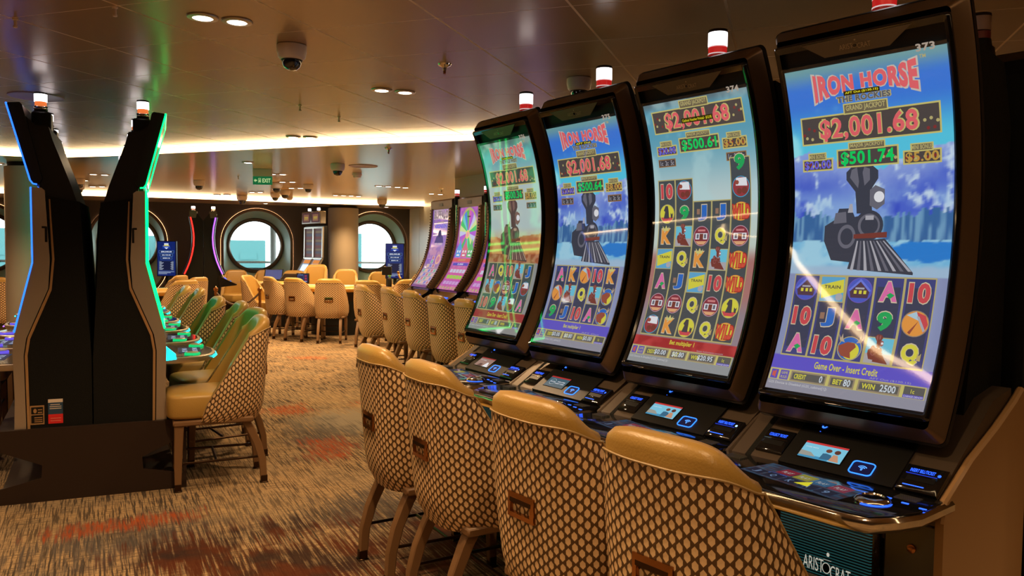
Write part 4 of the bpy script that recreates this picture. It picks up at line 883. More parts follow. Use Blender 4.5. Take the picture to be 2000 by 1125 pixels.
CFG = {4: dict(title=True, snow=True, sub='THE ROCKIES', note='AFT Out ($130.15)', major='$501.74', mini='$5.00', coins=False, reels=REELS4, bg=dk1, bg2=dk2, msg='Game Over - Insert Credit', tiny='AFT Out ($130.15)', credit='0', bet='80', win='2500', num='373', kind='snow'),
       3: dict(title=False, snow=False, sub='', note='', major='$500.61', mini='$5.00', coins=True, reels=REELS3, tops=[.712, .712, .626, .626, .772], dv=.0858, bg=dk4, bg2=dk4, msg='Bet multiplier 1', tiny='System Authorization successful', credit='$0.00', bet='$0.80', win='$20.95', num='374', kind='plain'),
       2: dict(title=True, snow=True, sub='THE ROCKIES', note='AFT Out', major='$500.64', mini='$8.00', coins=True, reels=REELS2, bg=dk1, bg2=dk2, msg='Bet multiplier 1', tiny='AFT Out', credit='$0.00', bet='$0.80', win='$0.00', num='375', kind='snow'),
       1: dict(title=True, snow=False, sub='THE WILD WEST', note='Cashout Voucher', major='$500.36', mini='$8.00', coins=True, reels=REELS1, bg=dk4, bg2=dk4, msg='Game Over - Insert Credit', tiny='System Authorization', credit='0', bet='80', win='0', num='376', kind='west')}
tealrib = None
def rib_material():
    m, nt, b = nodes_mat('ribbed_backlit_panel')
    tc = nt.nodes.new('ShaderNodeTexCoord'); sp = nt.nodes.new('ShaderNodeSeparateXYZ'); nt.links.new(tc.outputs['Object'], sp.inputs[0])
    f = nmath(nt, 'FRACT', nmath(nt, 'DIVIDE', sp.outputs[2], .0085)); l = nmath(nt, 'LESS_THAN', f, .45)
    b.inputs['Base Color'].default_value = (.01, .012, .012, 1); b.inputs['Roughness'].default_value = .3
    b.inputs['Emission Color'].default_value = (.05, .30, .30, 1); nt.links.new(nmath(nt, 'MULTIPLY', l, .15), b.inputs['Emission Strength'])
    return m
ribm = rib_material()
def big_machine(k, label):
    x, y, fy = M[k]; cfg = CFG.get(k)
    nor = (-math.cos(fy), math.sin(fy)); th = math.atan2(nor[0], -nor[1])
    t = thing('slot_machine', label, 'slot machine', (x, y, 0), th, 'big curved-screen slot machines')
    HW = .345
    # base cabinet and its sloping sides
    side = [(.079, 0), (.079, .79), (.063, .842), (-.094, .927), (-.27, .995), (-.40, 1.055), (-.46, 1.09), (-.50, 1.09), (-.50, 0)]
    for s_ in (-1, 1):
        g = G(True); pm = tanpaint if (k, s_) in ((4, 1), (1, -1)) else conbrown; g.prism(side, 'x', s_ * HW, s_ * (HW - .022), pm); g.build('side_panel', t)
        g = G(True); g.tube([(s_ * (HW - .008), q + (.003), z + .003) for q, z in side[1:7]], .012, pm, 8); g.build('side_rail', t)
    g = G(True); g.box((-.32, -.5, 0), (.32, .04, .78), black); g.box((-.322, -.02, .02), (-.165, .066, .775), gun, .006); g.box((.182, -.02, .02), (.322, .066, .775), gun, .006); g.build('cabinet', t)
    g = G(True); g.box((-.155, -.02, .03), (.172, .074, .745), blackgloss, .012); bp_ = g.build('belly_door', t)
    g = G(True); g.box((-.135, .06, .28), (.155, .078, .72), ribm, .004); g.build('backlit_grille', bp_)
    logo(lambda u, v, h: (-.055 + .155 * u, .0795 + h, .545 + .080 * v), glow(185, 180, 165), bp_)
    for s_ in (-.26, .26):
        g = G(True); g.lathe([(.012, 0), (.012, .006), (.008, .009), (.001, .009)], (s_, .066, .70), bronze, 14, 'y'); g.build('lock', t)
    # console
    g = G(True); cs = [CP(0, 0), CP(0, .215), CP(0, .42), (0, -.42, 1.10), (0, -.48, .70), (0, .05, .70)]; g.prism([(p[1], p[2]) for p in cs], 'x', -.323, .323, conbrown); con = g.build('console', t)
    g = G(True)
    for s_ in (-.262,): g.loft([[CP(s_ - .010, a, .0008), CP(s_ + .010, a, .0008)] for a in (.0, .26)], blackmatte, closed=False)
    g.build('groove', con)
    g = G(True); g.loft([[CP(-.15, .0, b), CP(.205, .0, b), CP(.205, .235, b), CP(-.15, .235, b)] for b in (-.01, .008)], black); cp_ = g.build('player_panel', t)
    g = G(True); g.loft([[CP(-.104, .035, b), CP(.037, .035, b), CP(.037, .108, b), CP(-.104, .108, b)] for b in (.0, .0105)], blackgloss); sc_ = g.build('player_display', cp_)
    A = Art(lambda u, v, h: CP(-.102 + .137 * u, .037 + .069 * v, .0107 + h)); A.step = .0001; A.h = .0003
    if k in (3, 4):
        A.rect(0, 0, 1, 1, glow(120, 190, 215)); A.rect(0, .88, 1, 1, glow(190, 50, 50)); A.rect(0, .0, .7, .16, glow(60, 140, 180)); A.poly([(0, .1), (.0, .4), (.25, .35), (.4, .12)], glow(150, 150, 140)); A.poly([(.5, .05), (.52, .42), (.6, .45), (.72, .4), (.78, .1)], glow(50, 100, 130)); A.disc(.62, .62, .07, glow(110, 60, 45), 1.6); A.poly([(.72, .05), (.76, .45), (.86, .45), (.95, .05)], glow(190, 140, 110)); A.disc(.82, .62, .07, glow(90, 50, 40), 1.8); A.text('cruise more', .06, .62, .36, .70, WHT, .0)
    elif k == 2: A.rect(0, 0, 1, 1, glow(60, 90, 105)); A.rect(0, .88, 1, 1, glow(170, 40, 40)); A.disc(.28, .48, .15, glow(150, 170, 175), 1.9); A.disc(.28, .48, .13, glow(60, 90, 105), 1.9); A.text('PLAYER', .16, .42, .40, .54, WHT); A.text('WELCOME', .5, .5, .9, .6, WHT); A.text('INSERT CARD', .45, .32, .92, .42, WHT)
    else: A.rect(0, 0, 1, 1, glow(150, 120, 110)); A.rect(0, .88, 1, 1, glow(150, 50, 50)); A.poly([(.6, .0), (.7, .5), (.8, .5), (.95, .0)], WHT); A.poly([(.2, .0), (.3, .3), (.5, .3), (.5, .0)], glow(90, 60, 60)); A.text('bon voyage', .08, .62, .5, .74, WHT, .0)
    A.build('picture', sc_)
    g = G(True); R = []
    for cx, ct, t0 in ((.121, .058, 0), (.079, .058, PI / 2), (.079, .029, PI), (.121, .029, 1.5 * PI)): R += [CP(cx + .012 * math.cos(t0 + PI / 2 * i / 4), ct + .010 * math.sin(t0 + PI / 2 * i / 4), .0095) for i in range(5)]
    g.tube(R, .0020, glow(45, 120, 255, 2.4), 6, closed=True); cr = g.build('card_reader', cp_)
    A = Art(lambda u, v, h: CP(.08 + .04 * u, .027 + .034 * v, .0085 + h)); A.rect(-.2, -.2, 1.2, 1.2, glow(4, 12, 60, .8))
    for r_ in (.42, .28, .14):
        A._put([(.5 + rr * math.cos(PI * (.2 + .6 * i / 8)), .35 + rr * 1.1 * math.sin(PI * (.2 + .6 * i / 8))) for rr in (r_, r_ - .07) for i in range(9)], [(i, i + 1, 10 + i, 9 + i) for i in range(8)], glow(80, 150, 255, 2.))
    A.disc(.5, .3, .07, glow(80, 150, 255, 2.), 1.1); A.build('card_symbol', cr)
    A = Art(lambda u, v, h: CP(-.090 + .018 * u, .172 + .032 * v, .009 + h))
    A.text({1: 'E', 2: 'E', 3: '0', 4: '6'}.get(k, '8'), 0, 0, 1, 1, glow(50, 110, 255, 2.4), .02, shear=.2); A.disc(.3, -.5, .10, bluetxt, .5); A.build('seat_digit', cp_)
    # ticket printer (left) and bill acceptor (right)
    g = G(True); g.loft([[CP(-.247 + i, .028 + i, b), CP(-.152 - i, .028 + i, b), CP(-.152 - i, .128 - i, b), CP(-.247 + i, .128 - i, b)] for b, i in ((-.01, 0), (.010, 0), (.014, .006))], blackgloss); tp = g.build('ticket_printer', t)
    A = Art(lambda u, v, h: CP(-.24 + .082 * u, .035 + .085 * v, .0145 + h)); A.text('COLLECT TICKET', .12, .68, .88, .83, bluetxt, .015); A.rect(.0, .52, 1, .56, chrome); A.rect(.08, .22, .92, .48, black); A.build('lettering', tp)
    g = G(True); g.loft([[CP(.212 + i, .0 + i, b), CP(.322 - i, .0 + i, b), CP(.322 - i, .098 - i, b), CP(.212 + i, .098 - i, b)] for b, i in ((-.01, 0), (.012, 0), (.018, .008))], blackgloss); ba = g.build('bill_acceptor', t)
    A = Art(lambda u, v, h: CP(.22 + .094 * u, .008 + .082 * v, .0185 + h)); A.text('INSERT BILL/TICKET', .10, .70, .80, .86, bluetxt, .015); A.rect(.02, .60, .90, .63, glow(30, 60, 200, 1.2)); A.rect(.1, .30, .9, .52, black); A.rect(.1, .06, .7, .10, bluetxt)
    A.disc(.93, .72, .05, glow(160, 200, 255, 2.) if k == 3 else bluetxt, 1.2); A.build('lettering', ba)
    # button deck
    ol = [(-.352, .03), (-.352, .215), (-.325, .285), (-.28, .335), (-.2, .362), (0, .372), (.2, .372), (.285, .350), (.33, .295), (.352, .225), (.352, .03)]
    def ins(L, d): return [(p[0] * (1 - d / .352), min(p[1], .372 - d) if p[1] > .3 else p[1] - (d if p[1] > .2 else 0)) for p in L]
    g = G(True); g.loft([[(x_, q, z) for x_, q in ins(ol, i)] for z, i in ((.800, .03), (.808, .012), (.822, .0), (.838, .0), (.847, .008), (.8475, .014))], chrome); dk = g.build('deck', t)
    g = G(True); g.loft([[(x_, q, z) for x_, q in ins(ol, i)] for z, i in ((.842, .013), (.8495, .014), (.851, .018))], blackgloss); g.build('deck_top', dk)
    lower = lambda u, v, h: (-.185 + .36 * u + (.03 * (1 - v)) * 0, .288 - .165 * v, .8512 + h)
    def TP(u, v, h): # touch screen quad
        a = Vector((-.177, .235, .8515)); b = Vector((.160, .290, .8515)); c = Vector((.178, .150, .8515)); d = Vector((-.150, .095, .8515))
        p = (a * (1 - u) + b * u) * (1 - v) + (d * (1 - u) + c * u) * v; return (p.x, p.y, p.z + h)
    ts = picture(lambda a, b: TP(a, b, .0002), 'touch', 'touch_screen', t, 40, 20, m=dimpic)
    A = Art(TP); A.h = .0004; A.step = .00005
    dim = lambda r, g_, b: glow(r, g_, b, .55)
    for i in range(5): A.rect(.03 + .18 * i, .08, .19 + .18 * i, .40, dim(30, 36, 60)); A.text('JQKA9'[i], .08 + .18 * i, .14, .13 + .18 * i, .34, dim(120, 150, 190), .02)
    for i in range(4): A.rect(.22 + .18 * i, .48, .38 + .18 * i, .86, dim(*((150, 40, 60), (170, 160, 60), (60, 110, 150), (150, 60, 80))[(i + k) % 4])); A.text('PLAY', .25 + .18 * i, .58, .35 + .18 * i, .72, dim(200, 200, 200), .02)
    if k == 4: A.poly([(.52, .2), (.6, .55), (.66, .2)], glow(210, 200, 40))
    A.build('touch_buttons', ts)
    g = G(True); g.lathe([(.044, 0), (.046, .006), (.040, .013), (.030, .016), (.028, .013), (.001, .014)], (.225, .225, .851), chrome, 28); sb = g.build('spin_button', t)
    g = G(True); g.tube([(.225 + .047 * math.cos(a * .3), .225 + .047 * math.sin(a * .3), .853) for a in range(-1, 7)], .0012, bluetxt, 6); g.build('lit_ring', sb)
    g = G(True)
    for i in range(3): g.box((.225 + .05 * i, .155 + .012 * i, .851), (.243 + .05 * i, .160 + .012 * i, .853), bluetxt)
    g.build('deck_lights', dk)
    for s_ in (-1, 1):
        g = G(True)
        for i in range(5): g.box((s_ * .27 - .03, .10 + i * .009, .851), (s_ * .27 + .03, .104 + i * .009, .8535), gun)
        g.build('speaker_slots', dk)
    # dark body behind the screen
    body = [(-.20, .95), (-.27, 1.3), (-.28, 1.7), (-.24, 2.02), (-.20, 2.12), (-.42, 2.08), (-.49, 1.9), (-.49, .95)]
    g = G(True); g.prism(body, 'x', -.27, .27, blackmatte); g.build('rear_body', t)
    g = G(True); g.tube([(0, -.25, 2.0), (0, -.215, 2.17), (0, -.21, 2.235)], [.062, .058, .05], black, 12); g.build('signal_neck', t)
    signal(t, 0, -.21, 2.235, .0365, 'red', .125)
    # shell and bezel
    aT = math.asin((2.157 - ACZ) / AR); aB = math.asin((1.046 - ACZ) / AR); sT = math.asin((2.20 - ACZ) / (AR + .03)); sB = math.asin((.997 - ACZ) / (AR + .03))
    def band(specs, m, nm, cap=True):
        g = G(True); rings = [[arcp(x_, a_, off) for x_, a_ in arc_outline(w, a0_, a1_, r_ * .45)] for w, a0_, a1_, r_, off in specs]; g.loft(rings, m, cap=False); return g.build(nm, t, angle=50)
    sh_ = band([(.266, sB + .012, sT - .012, .03, -.012), (.292, sB, sT, .045, -.055), (.296, sB - .002, sT + .002, .045, -.066)], brownshell, 'shell')
    g = G(True); rings = [[arcp(x_, a_, off) for x_, a_ in arc_outline(w, a0_, a1_, r_)] for w, a0_, a1_, r_, off in ((.298, sB - .003, sT + .003, .022, -.066), (.298, sB - .003, sT + .003, .022, -.085), (.26, sB + .05, sT - .05, .022, -.13))]; g.loft(rings, black, cap=False); g.grid(lambda a, b: arcp((a - .5) * .525, aB + (aT - aB) * b, -.014), 2, 30, black); g.grid(lambda a, b: arcp((a - .5) * .525, sB + .05 + (sT - sB - .1) * b, -.129), 2, 30, black); g.build('shell_back', t)
    bz = band([(.262, aB, aT, .025, -.02), (.268, aB - .004, aT + .004, .025, -.008), (.268, aB - .004, aT + .004, .025, .004), (.262, aB, aT, .02, .010), (.252, A0 - .008, A1 + .05, .006, .006)], blackgloss, 'bezel')
    # lit display
    if cfg:
        dp = picture(lambda a, b: MP(a, b, .0), cfg['kind'], 'display', t, 64, 200, m=mattepic)
        A = Art(lambda u, v, h: MP(u, v, h), cuts=[i * .0121 for i in range(1, 83)]); game_screen(A, cfg); A.build('screen_graphics', dp)
        g = G(True); g.grid(lambda a, b: MP(1.01 - 1.02 * a, -.008 + 1.02 * b, .0092), 24, 120, coverglass); cg = g.build('cover_glass', t, recalc=False)
        if cg.data.polygons[0].normal.y > 0: cg.data.flip_normals()
        TPt = lambda u, v, h: arcp((u - .5) * .5, aT - .046 + .042 * v, .0105 + h)
        A = Art(TPt); A.poly([(.30, .02), (.16, 1.0), (.84, 1.0), (.70, .02)], mat('badge_grey', (.16, .135, .105), .35, .2)); pl = A.build('badge_plate', bz)
        logo(lambda u, v, h: TPt(.40 + .20 * u, .22 + .62 * v, .003 + h), mat('badge_logo', (.48, .40, .28), .3, .5), bz)
        A = Art(TPt); A.text(cfg['num'], .84, -.62, .945, -.18, glow(165, 150, 135), .03); A.build('machine_number', bz)
    g = G(True); g.box((-.07, -.08, .962), (.07, -.055, .985), black, .005)
    g.lathe([(.008, 0), (.008, .004), (.001, .004)], (.03, -.055, .975), bronze, 10, 'y'); g.build('camera_bar', t)
    return t
BL = {4: 'largest nearest curved-screen machine, numbered 373, mountain train picture with title', 3: 'curved-screen machine numbered 374, tall reels and no title, second from the right', 2: 'curved-screen machine numbered 375, mountain train picture with cyan reflections, third from the right', 1: 'far end curved-screen machine of the big row, with desert train picture'}
for k in (4, 3, 2, 1): BM = big_machine(k, BL[k])
# the machines standing back to back with them
skip = ('display', 'cover_glass', 'badge_plate', 'logo', 'machine_number', 'player_display', 'touch_screen', 'card_reader', 'signal_light')
for k, lab in ((4, 'dark machine back with unlit signal light at the right edge of the picture'), (3, 'dark machine back seen between the two nearest curved screens'), (2, 'dark machine back seen between machines 374 and 375')):
    x, y, fy = M[k]; nor = Vector((-math.cos(fy), math.sin(fy), 0)); p = Vector((x, y, 0)) - nor * 1.04 + Vector((-nor.y, nor.x, 0)) * (.04)
    th = math.atan2(nor.x, -nor.y)
    o = dup(BM, tuple(p), th + PI, lab, group='machines standing back to back with the big row', skip=skip)
    if k == 4:
        g = G(True); g.lathe([(.0365, .03), (.0365, .056)], (0, -.21, 2.235), mat('unlit_red_lens', (.25, .02, .02), .3), 20); g.lathe([(.0365, .06), (.0365, .11)], (0, -.21, 2.235), mat('unlit_white_lens', (.5, .36, .30), .4), 20); g.lathe([(.038, .11), (.036, .12), (.001, .12)], (0, -.21, 2.235), darkbase, 20); g.lathe([(.046, -.09), (.044, -.01), (.038, .03)], (0, -.21, 2.235), black, 20); sg = g.build('signal_light', o); sg['label'] = 'unlit white and red signal light'

# ================================================================== LEFT BANK: back to back two-screen machines with lit edges
BAX = Vector((-.466, .885, 0)); BC = Vector((-2.506, 4.714, 0)); BD = Vector((.9135, .4067, 0)); BP = Vector((-.4067, .9135, 0))
boostpic = picmat.copy(); boostpic.name = 'boosted_display_glow'; boostpic.node_tree.nodes['Principled BSDF'].inputs['Emission Strength'].default_value = 2.6  # emission boosted so the unseen main screens throw coloured light on the chairs
def edge_machine(led, led2, ring, sig, end_labels=False, tint='green'):
    """local x along the bank, q towards the player, origin on the bank's centre line"""
    t = thing('slot_machine', 'm', 'slot machine'); ringm = glow(20, 215, 120, .95) if ring is led_green else glow(110, 90, 230, 1.)
    body = [(.004, .43), (.004, .83), (.055, 1.76), (.13, 1.77), (.225, 1.79), (.205, 1.42), (.215, 1.25), (.325, .97), (.345, .86), (.338, .60), (.345, .43)]
    g = G(True); g.prism(body, 'x', -.35, .35, blackmatte); bd = g.build('cabinet', t)
    trim = [(.345, .43), (.352, .86), (.338, .96), (.222, 1.25), (.212, 1.42), (.232, 1.82), (.25, 1.835), (.298, 1.835), (.296, 1.40), (.392, 1.0), (.405, .93), (.407, .86), (.400, .60), (.405, .43)]
    for s_ in (-1, 1):
        g = G(True); g.prism(trim, 'x', s_ * .352, s_ * .318, nickel); tr = g.build('side_trim', t)
        inner = [(.325, .43), (.332, .86), (.318, .955), (.205, 1.24), (.188, 1.42), (.205, 1.77), (.212, 1.77), (.2, 1.42), (.216, 1.25), (.33, .965), (.346, .86), (.339, .43)]
        g = G(True); g.prism(inner, 'x', s_ * .354, s_ * .345, tanpaint); g.build('trim_strip', tr)
        g = G(True); g.prism([(.228, 1.60), (.25, 1.60), (.25, 1.612), (.228, 1.612)], 'x', s_ * .353, s_ * .350, black); g.prism([(.222, 1.52), (.235, 1.52), (.235, 1.61), (.222, 1.61)], 'x', s_ * .3535, s_ * .350, black); g.build('latch_gap', tr)
        g = G(True); g.tube([(s_ * .350, .302, 1.832), (s_ * .350, .300, 1.40), (s_ * .350, .397, 1.0)], .0052, led, 6); g.build('light_edge', tr)
    g = G(True); g.tube([(-.35, .302, 1.832), (.35, .302, 1.832)], .006, led, 6); g.tube([(-.35, .397, 1.0), (.35, .397, 1.0)], .006, led2, 6); g.build('light_bar', t)
    # lower screen
    def LP(u, v, h=0.):
        if v > .5: q, z = .286 + h, 1.40 + (v - .5) * 2 * .41
        else: q, z = .286 + (.5 - v) * 2 * .085 + h, 1.40 - (.5 - v) * 2 * .38
        return ((u - .5) * .60, q, z)
    picture(lambda a, b: LP(a, b), tint, 'main_screen', t, 24, 40, m=boostpic)
    g = G(True); g.prism([(.21, 1.42), (.284, 1.40), (.284, 1.82), (.23, 1.82)], 'x', -.318, .318, black); g.prism([(.21, 1.42), (.284, 1.40), (.385, .98), (.33, .97)], 'x', -.318, .318, black); g.prism([(.34, .43), (.34, .97), (.385, .98), (.39, .9), (.385, .43)], 'x', -.318, .318, black); g.build('door', t)
    # deck
    ol = [(-.335, .36), (-.335, .52), (-.29, .61), (-.20, .68), (-.08, .708), (.08, .708), (.20, .68), (.29, .61), (.335, .52), (.335, .36)]
    def sh(d): return [(x_ * (1 - d / .335), q - (d if q > .4 else 0)) for x_, q in ol]
    g = G(True); g.loft([[(x_, q, z) for x_, q in sh(i)] for z, i in ((.765, .05), (.772, .01), (.790, 0), (.806, .0), (.811, .008))], nickel); dk = g.build('deck', t)
    g = G(True); g.loft([[(x_, q, z) for x_, q in sh(i)] for z, i in ((.806, .016), (.8135, .02))], blackgloss); g.build('deck_top', dk)
    g = G(True); g.prism([(.37, .79), (.385, .90), (.46, .83), (.465, .80)], 'x', -.345, -.30, led_cyan if ring is led_green else led_purple); g.build('deck_end_bevel', dk)  # armrest bevel; its lit look is put in as emissive colour
    for bx, bq in ((-.24, .56), (.20, .60)):
        g = G(True); g.lathe([(.047, .0), (.049, .008), (.045, .016)], (bx, bq, .812), ringm, 24); g.lathe([(.040, .0155), (.036, .019), (.001, .0195)], (bx, bq, .812), nickel, 24); g.build('button', dk)
    g = G(True); g.tube([(-.20, .688, .788), (-.08, .714, .788), (.08, .714, .788)], .006, ring if ring is not led_green else led_cyan, 6); g.build('front_light', dk)
    A = Art(lambda u, v, h: (-.15 + .3 * u, .48 + .14 * v, .8137 + h)); A.rect(0, 0, 1, 1, glow(30, 40, 70, .8)); A.text('$50,340', .1, .6, .9, .85, glow(200, 220, 255), .0); A.text('$3,140', .2, .15, .8, .4, glow(200, 220, 255), .0); A.build('deck_display', dk)
    # upper screen
    up_ = [(.262, 1.853), (.286, 1.850), (.302, 1.872), (.350, 2.063), (.414, 2.300), (.408, 2.312), (.350, 2.318), (.338, 2.306), (.244, 1.885)]
    g = G(True); g.prism(up_, 'x', -.35, .35, black); us = g.build('top_screen', t)
    def UP(u, v, h=0.): return ((u - .5) * .62, .307 + .045 * min(1, v / .45) + (max(0, v - .45) / .55) * .060 + h, 1.885 + v * .40)
    picture(lambda a, b: UP(a, b, .001), tint, 'picture', us, 20, 30)
    for s_ in (-1, 1): g = G(True); g.tube([(s_ * .352, .27, 1.853), (s_ * .352, .290, 1.856), (s_ * .352, .304, 1.875), (s_ * .352, .353, 2.063), (s_ * .352, .416, 2.306)], .005, led, 6); g.build('light_edge', us)
    g = G(True); g.tube([(-.35, .416, 2.308), (.35, .416, 2.308)], .006, led, 6); g.tube([(-.33, .297, 1.866), (.33, .297, 1.866)], .006, led, 6); g.build('light_bar', us)
    # tower behind
    tw = [(.07, 1.76), (.10, 1.86), (.19, 2.115), (.21, 2.19), (.28, 2.20), (.33, 2.25), (.26, 1.86), (.26, 1.76)]
    g = G(True); g.prism(tw, 'x', -.33, .33, black); g.build('tower', t)
    g = G(True); g.box((-.06, .225, 2.1), (.06, .33, 2.315), black, .01); g.build('signal_post', t)
    signal(t, 0, .285, 2.325, .036, sig, .115)
    if end_labels:
        g = G(True); 
        A = Art(lambda u, v, h: (.3515 + h, .325 - .072 * u, .452 + .112 * v)); A.step = .0002
        A.rect(0, 0, 1, 1, tanpaint); A.rect(.08, .55, .92, .92, black); A.disc(.35, .72, .12, tanpaint, 1.); A.rect(.55, .6, .85, .66, tanpaint); A.rect(.55, .75, .85, .8, tanpaint); A.rect(.08, .08, .92, .50, black); A.rect(.3, .13, .86, .18, tanpaint); A.rect(.3, .23, .86, .28, tanpaint); A.rect(.3, .34, .86, .39, tanpaint); o = A.build('rating_label', t); o['label'] = 'tan and black printed rating label'
        A = Art(lambda u, v, h: (.3515 + h, .233 - .076 * u, .452 + .145 * v)); A.step = .0002
        A.rect(0, .38, 1, .86, mat('label_blue', (.02, .06, .12), .5)); A.rect(0, 0, 1, .38, mat('label_red', (.7, .02, .02), .5)); A.rect(0, .86, 1, 1, whitep)
        A.rect(.1, .6, .9, .63, whitep); A.rect(.1, .68, .9, .71, whitep); A.rect(.15, .76, .8, .79, whitep); A.rect(.15, .1, .85, .13, mat('label_pale_red', (.8, .2, .15), .5)); A.rect(.15, .2, .85, .23, mat('label_pale_red', (0, 0, 0))); o = A.build('safety_sticker', t); o['label'] = 'white, blue and red sticker'
    return t
RT = math.atan2(BD.x, -BD.y)
GB = 'two-screen machines of the left back to back bank'
right_first = edge_machine(led_green, led_green, led_green, 'orange')
right_cyan = edge_machine(led_cyan, led_green, led_green, 'blue')
left_first = edge_machine(led_blue, led_blue, led_purple, 'orange', True, 'blue')
def at_pair(i): return BC + BAX * (.845 * i) + BP * .352
spots_b = [(0, right_first, 'nearest two-screen machine with green light edge, its black side filling the left foreground', 'nearest two-screen machine with blue light edge, two stickers on its black side'),
           (1, right_first, 'second green-ringed two-screen machine from the front, only its button deck and lamp showing', 'second blue-edged two-screen machine from the front, its lamp showing over the slope'),
           (2, right_first, 'third green-ringed two-screen machine from the front, only its button deck showing', 'third blue-edged two-screen machine from the front'),
           (3, right_first, 'fourth green-ringed two-screen machine from the front, deck seen with round green buttons', 'fourth blue-edged two-screen machine from the front'),
           (4.35, right_cyan, 'machine with blue and white lamp, right of the gap between the machine towers', 'machine with blue and white lamp, left of the gap between the machine towers'),
           (5.2, right_cyan, 'farthest cyan-edged machine facing right at the end of the left bank', 'farthest blue-edged machine facing left at the end of the left bank')]
used_r = set()
for i, src, la, lb_ in spots_b:
    p = at_pair(i)
    if src.name in used_r: o = dup(src, tuple(p), RT, la, group=GB)
    else: used_r.add(src.name); o = src; o.location = p; o.rotation_euler = (0, 0, RT); o['label'] = la; o['group'] = GB
    if i == 0: left_first.location = p; left_first.rotation_euler = (0, 0, RT + PI); left_first['label'] = lb_; left_first['group'] = GB
    elif i < 4: dup(left_first, tuple(p), RT + PI, lb_, group=GB, skip=('rating_label', 'safety_sticker'))
    else:
        o = dup(right_cyan, tuple(p), RT + PI, lb_, group=GB)
# stands under the bank
def stand(i0, n, lab):
    t = thing('machine_stand', lab, 'machine stand', tuple(BC + BAX * (.845 * i0)), math.atan2(BD.y, BD.x))
    L_ = .845 * (n - 1) + .72; sk = lambda x, y: (x, y)
    # end plate with cut-outs; local x across the bank, y along it
    out = [(-.515, .0), (.515, .0), (.515, .43), (-.515, .43)]
    hl = [(-.495, .09), (-.27, .14), (-.265, .215), (-.495, .32)]
    g0 = plate(out, [hl, [(-x, z) for x, z in hl][::-1]], .02, lambda x, z, d: (x, -.02 + d, z), darkbase, 'end_plate', t)
    sh_ = BAX.dot(BD) / BAX.dot(BP)      # the bank runs slightly askew
    g = G(); 
    def ring(z, w): return [(-w, -.005, z), (w, -.005, z), (w + sh_ * L_, L_, z), (-w + sh_ * L_, L_, z)]
    g.loft([ring(.40, .487), ring(.43, .487)], darkbase); g.build('top_board', t)
    g = G(); g.loft([ring(0., .26), ring(.40, .26)], mat('stand_core', (.008, .008, .01), .5)); g.build('core', t)
    g = G(); g.loft([ring(.0, .48), ring(.05, .48)], darkbase); g.build('plinth', t)
stand(0, 4, 'dark brown laminate stand with angled cut-outs under the near left machine bank'); stand(4.35, 2, 'dark brown laminate stand under the far part of the left machine bank')
for i, az in ((1, 62), (2, 64), (3, 60)):
    p = at_pair(i) - BD * .90; chair(p.x, p.y, az, ['', 'chair on the far side of the left bank, second from the front', 'chair on the far side of the left bank, third from the front', 'chair on the far side of the left bank, fourth from the front'][i], 'chairs behind the left bank', top=False)

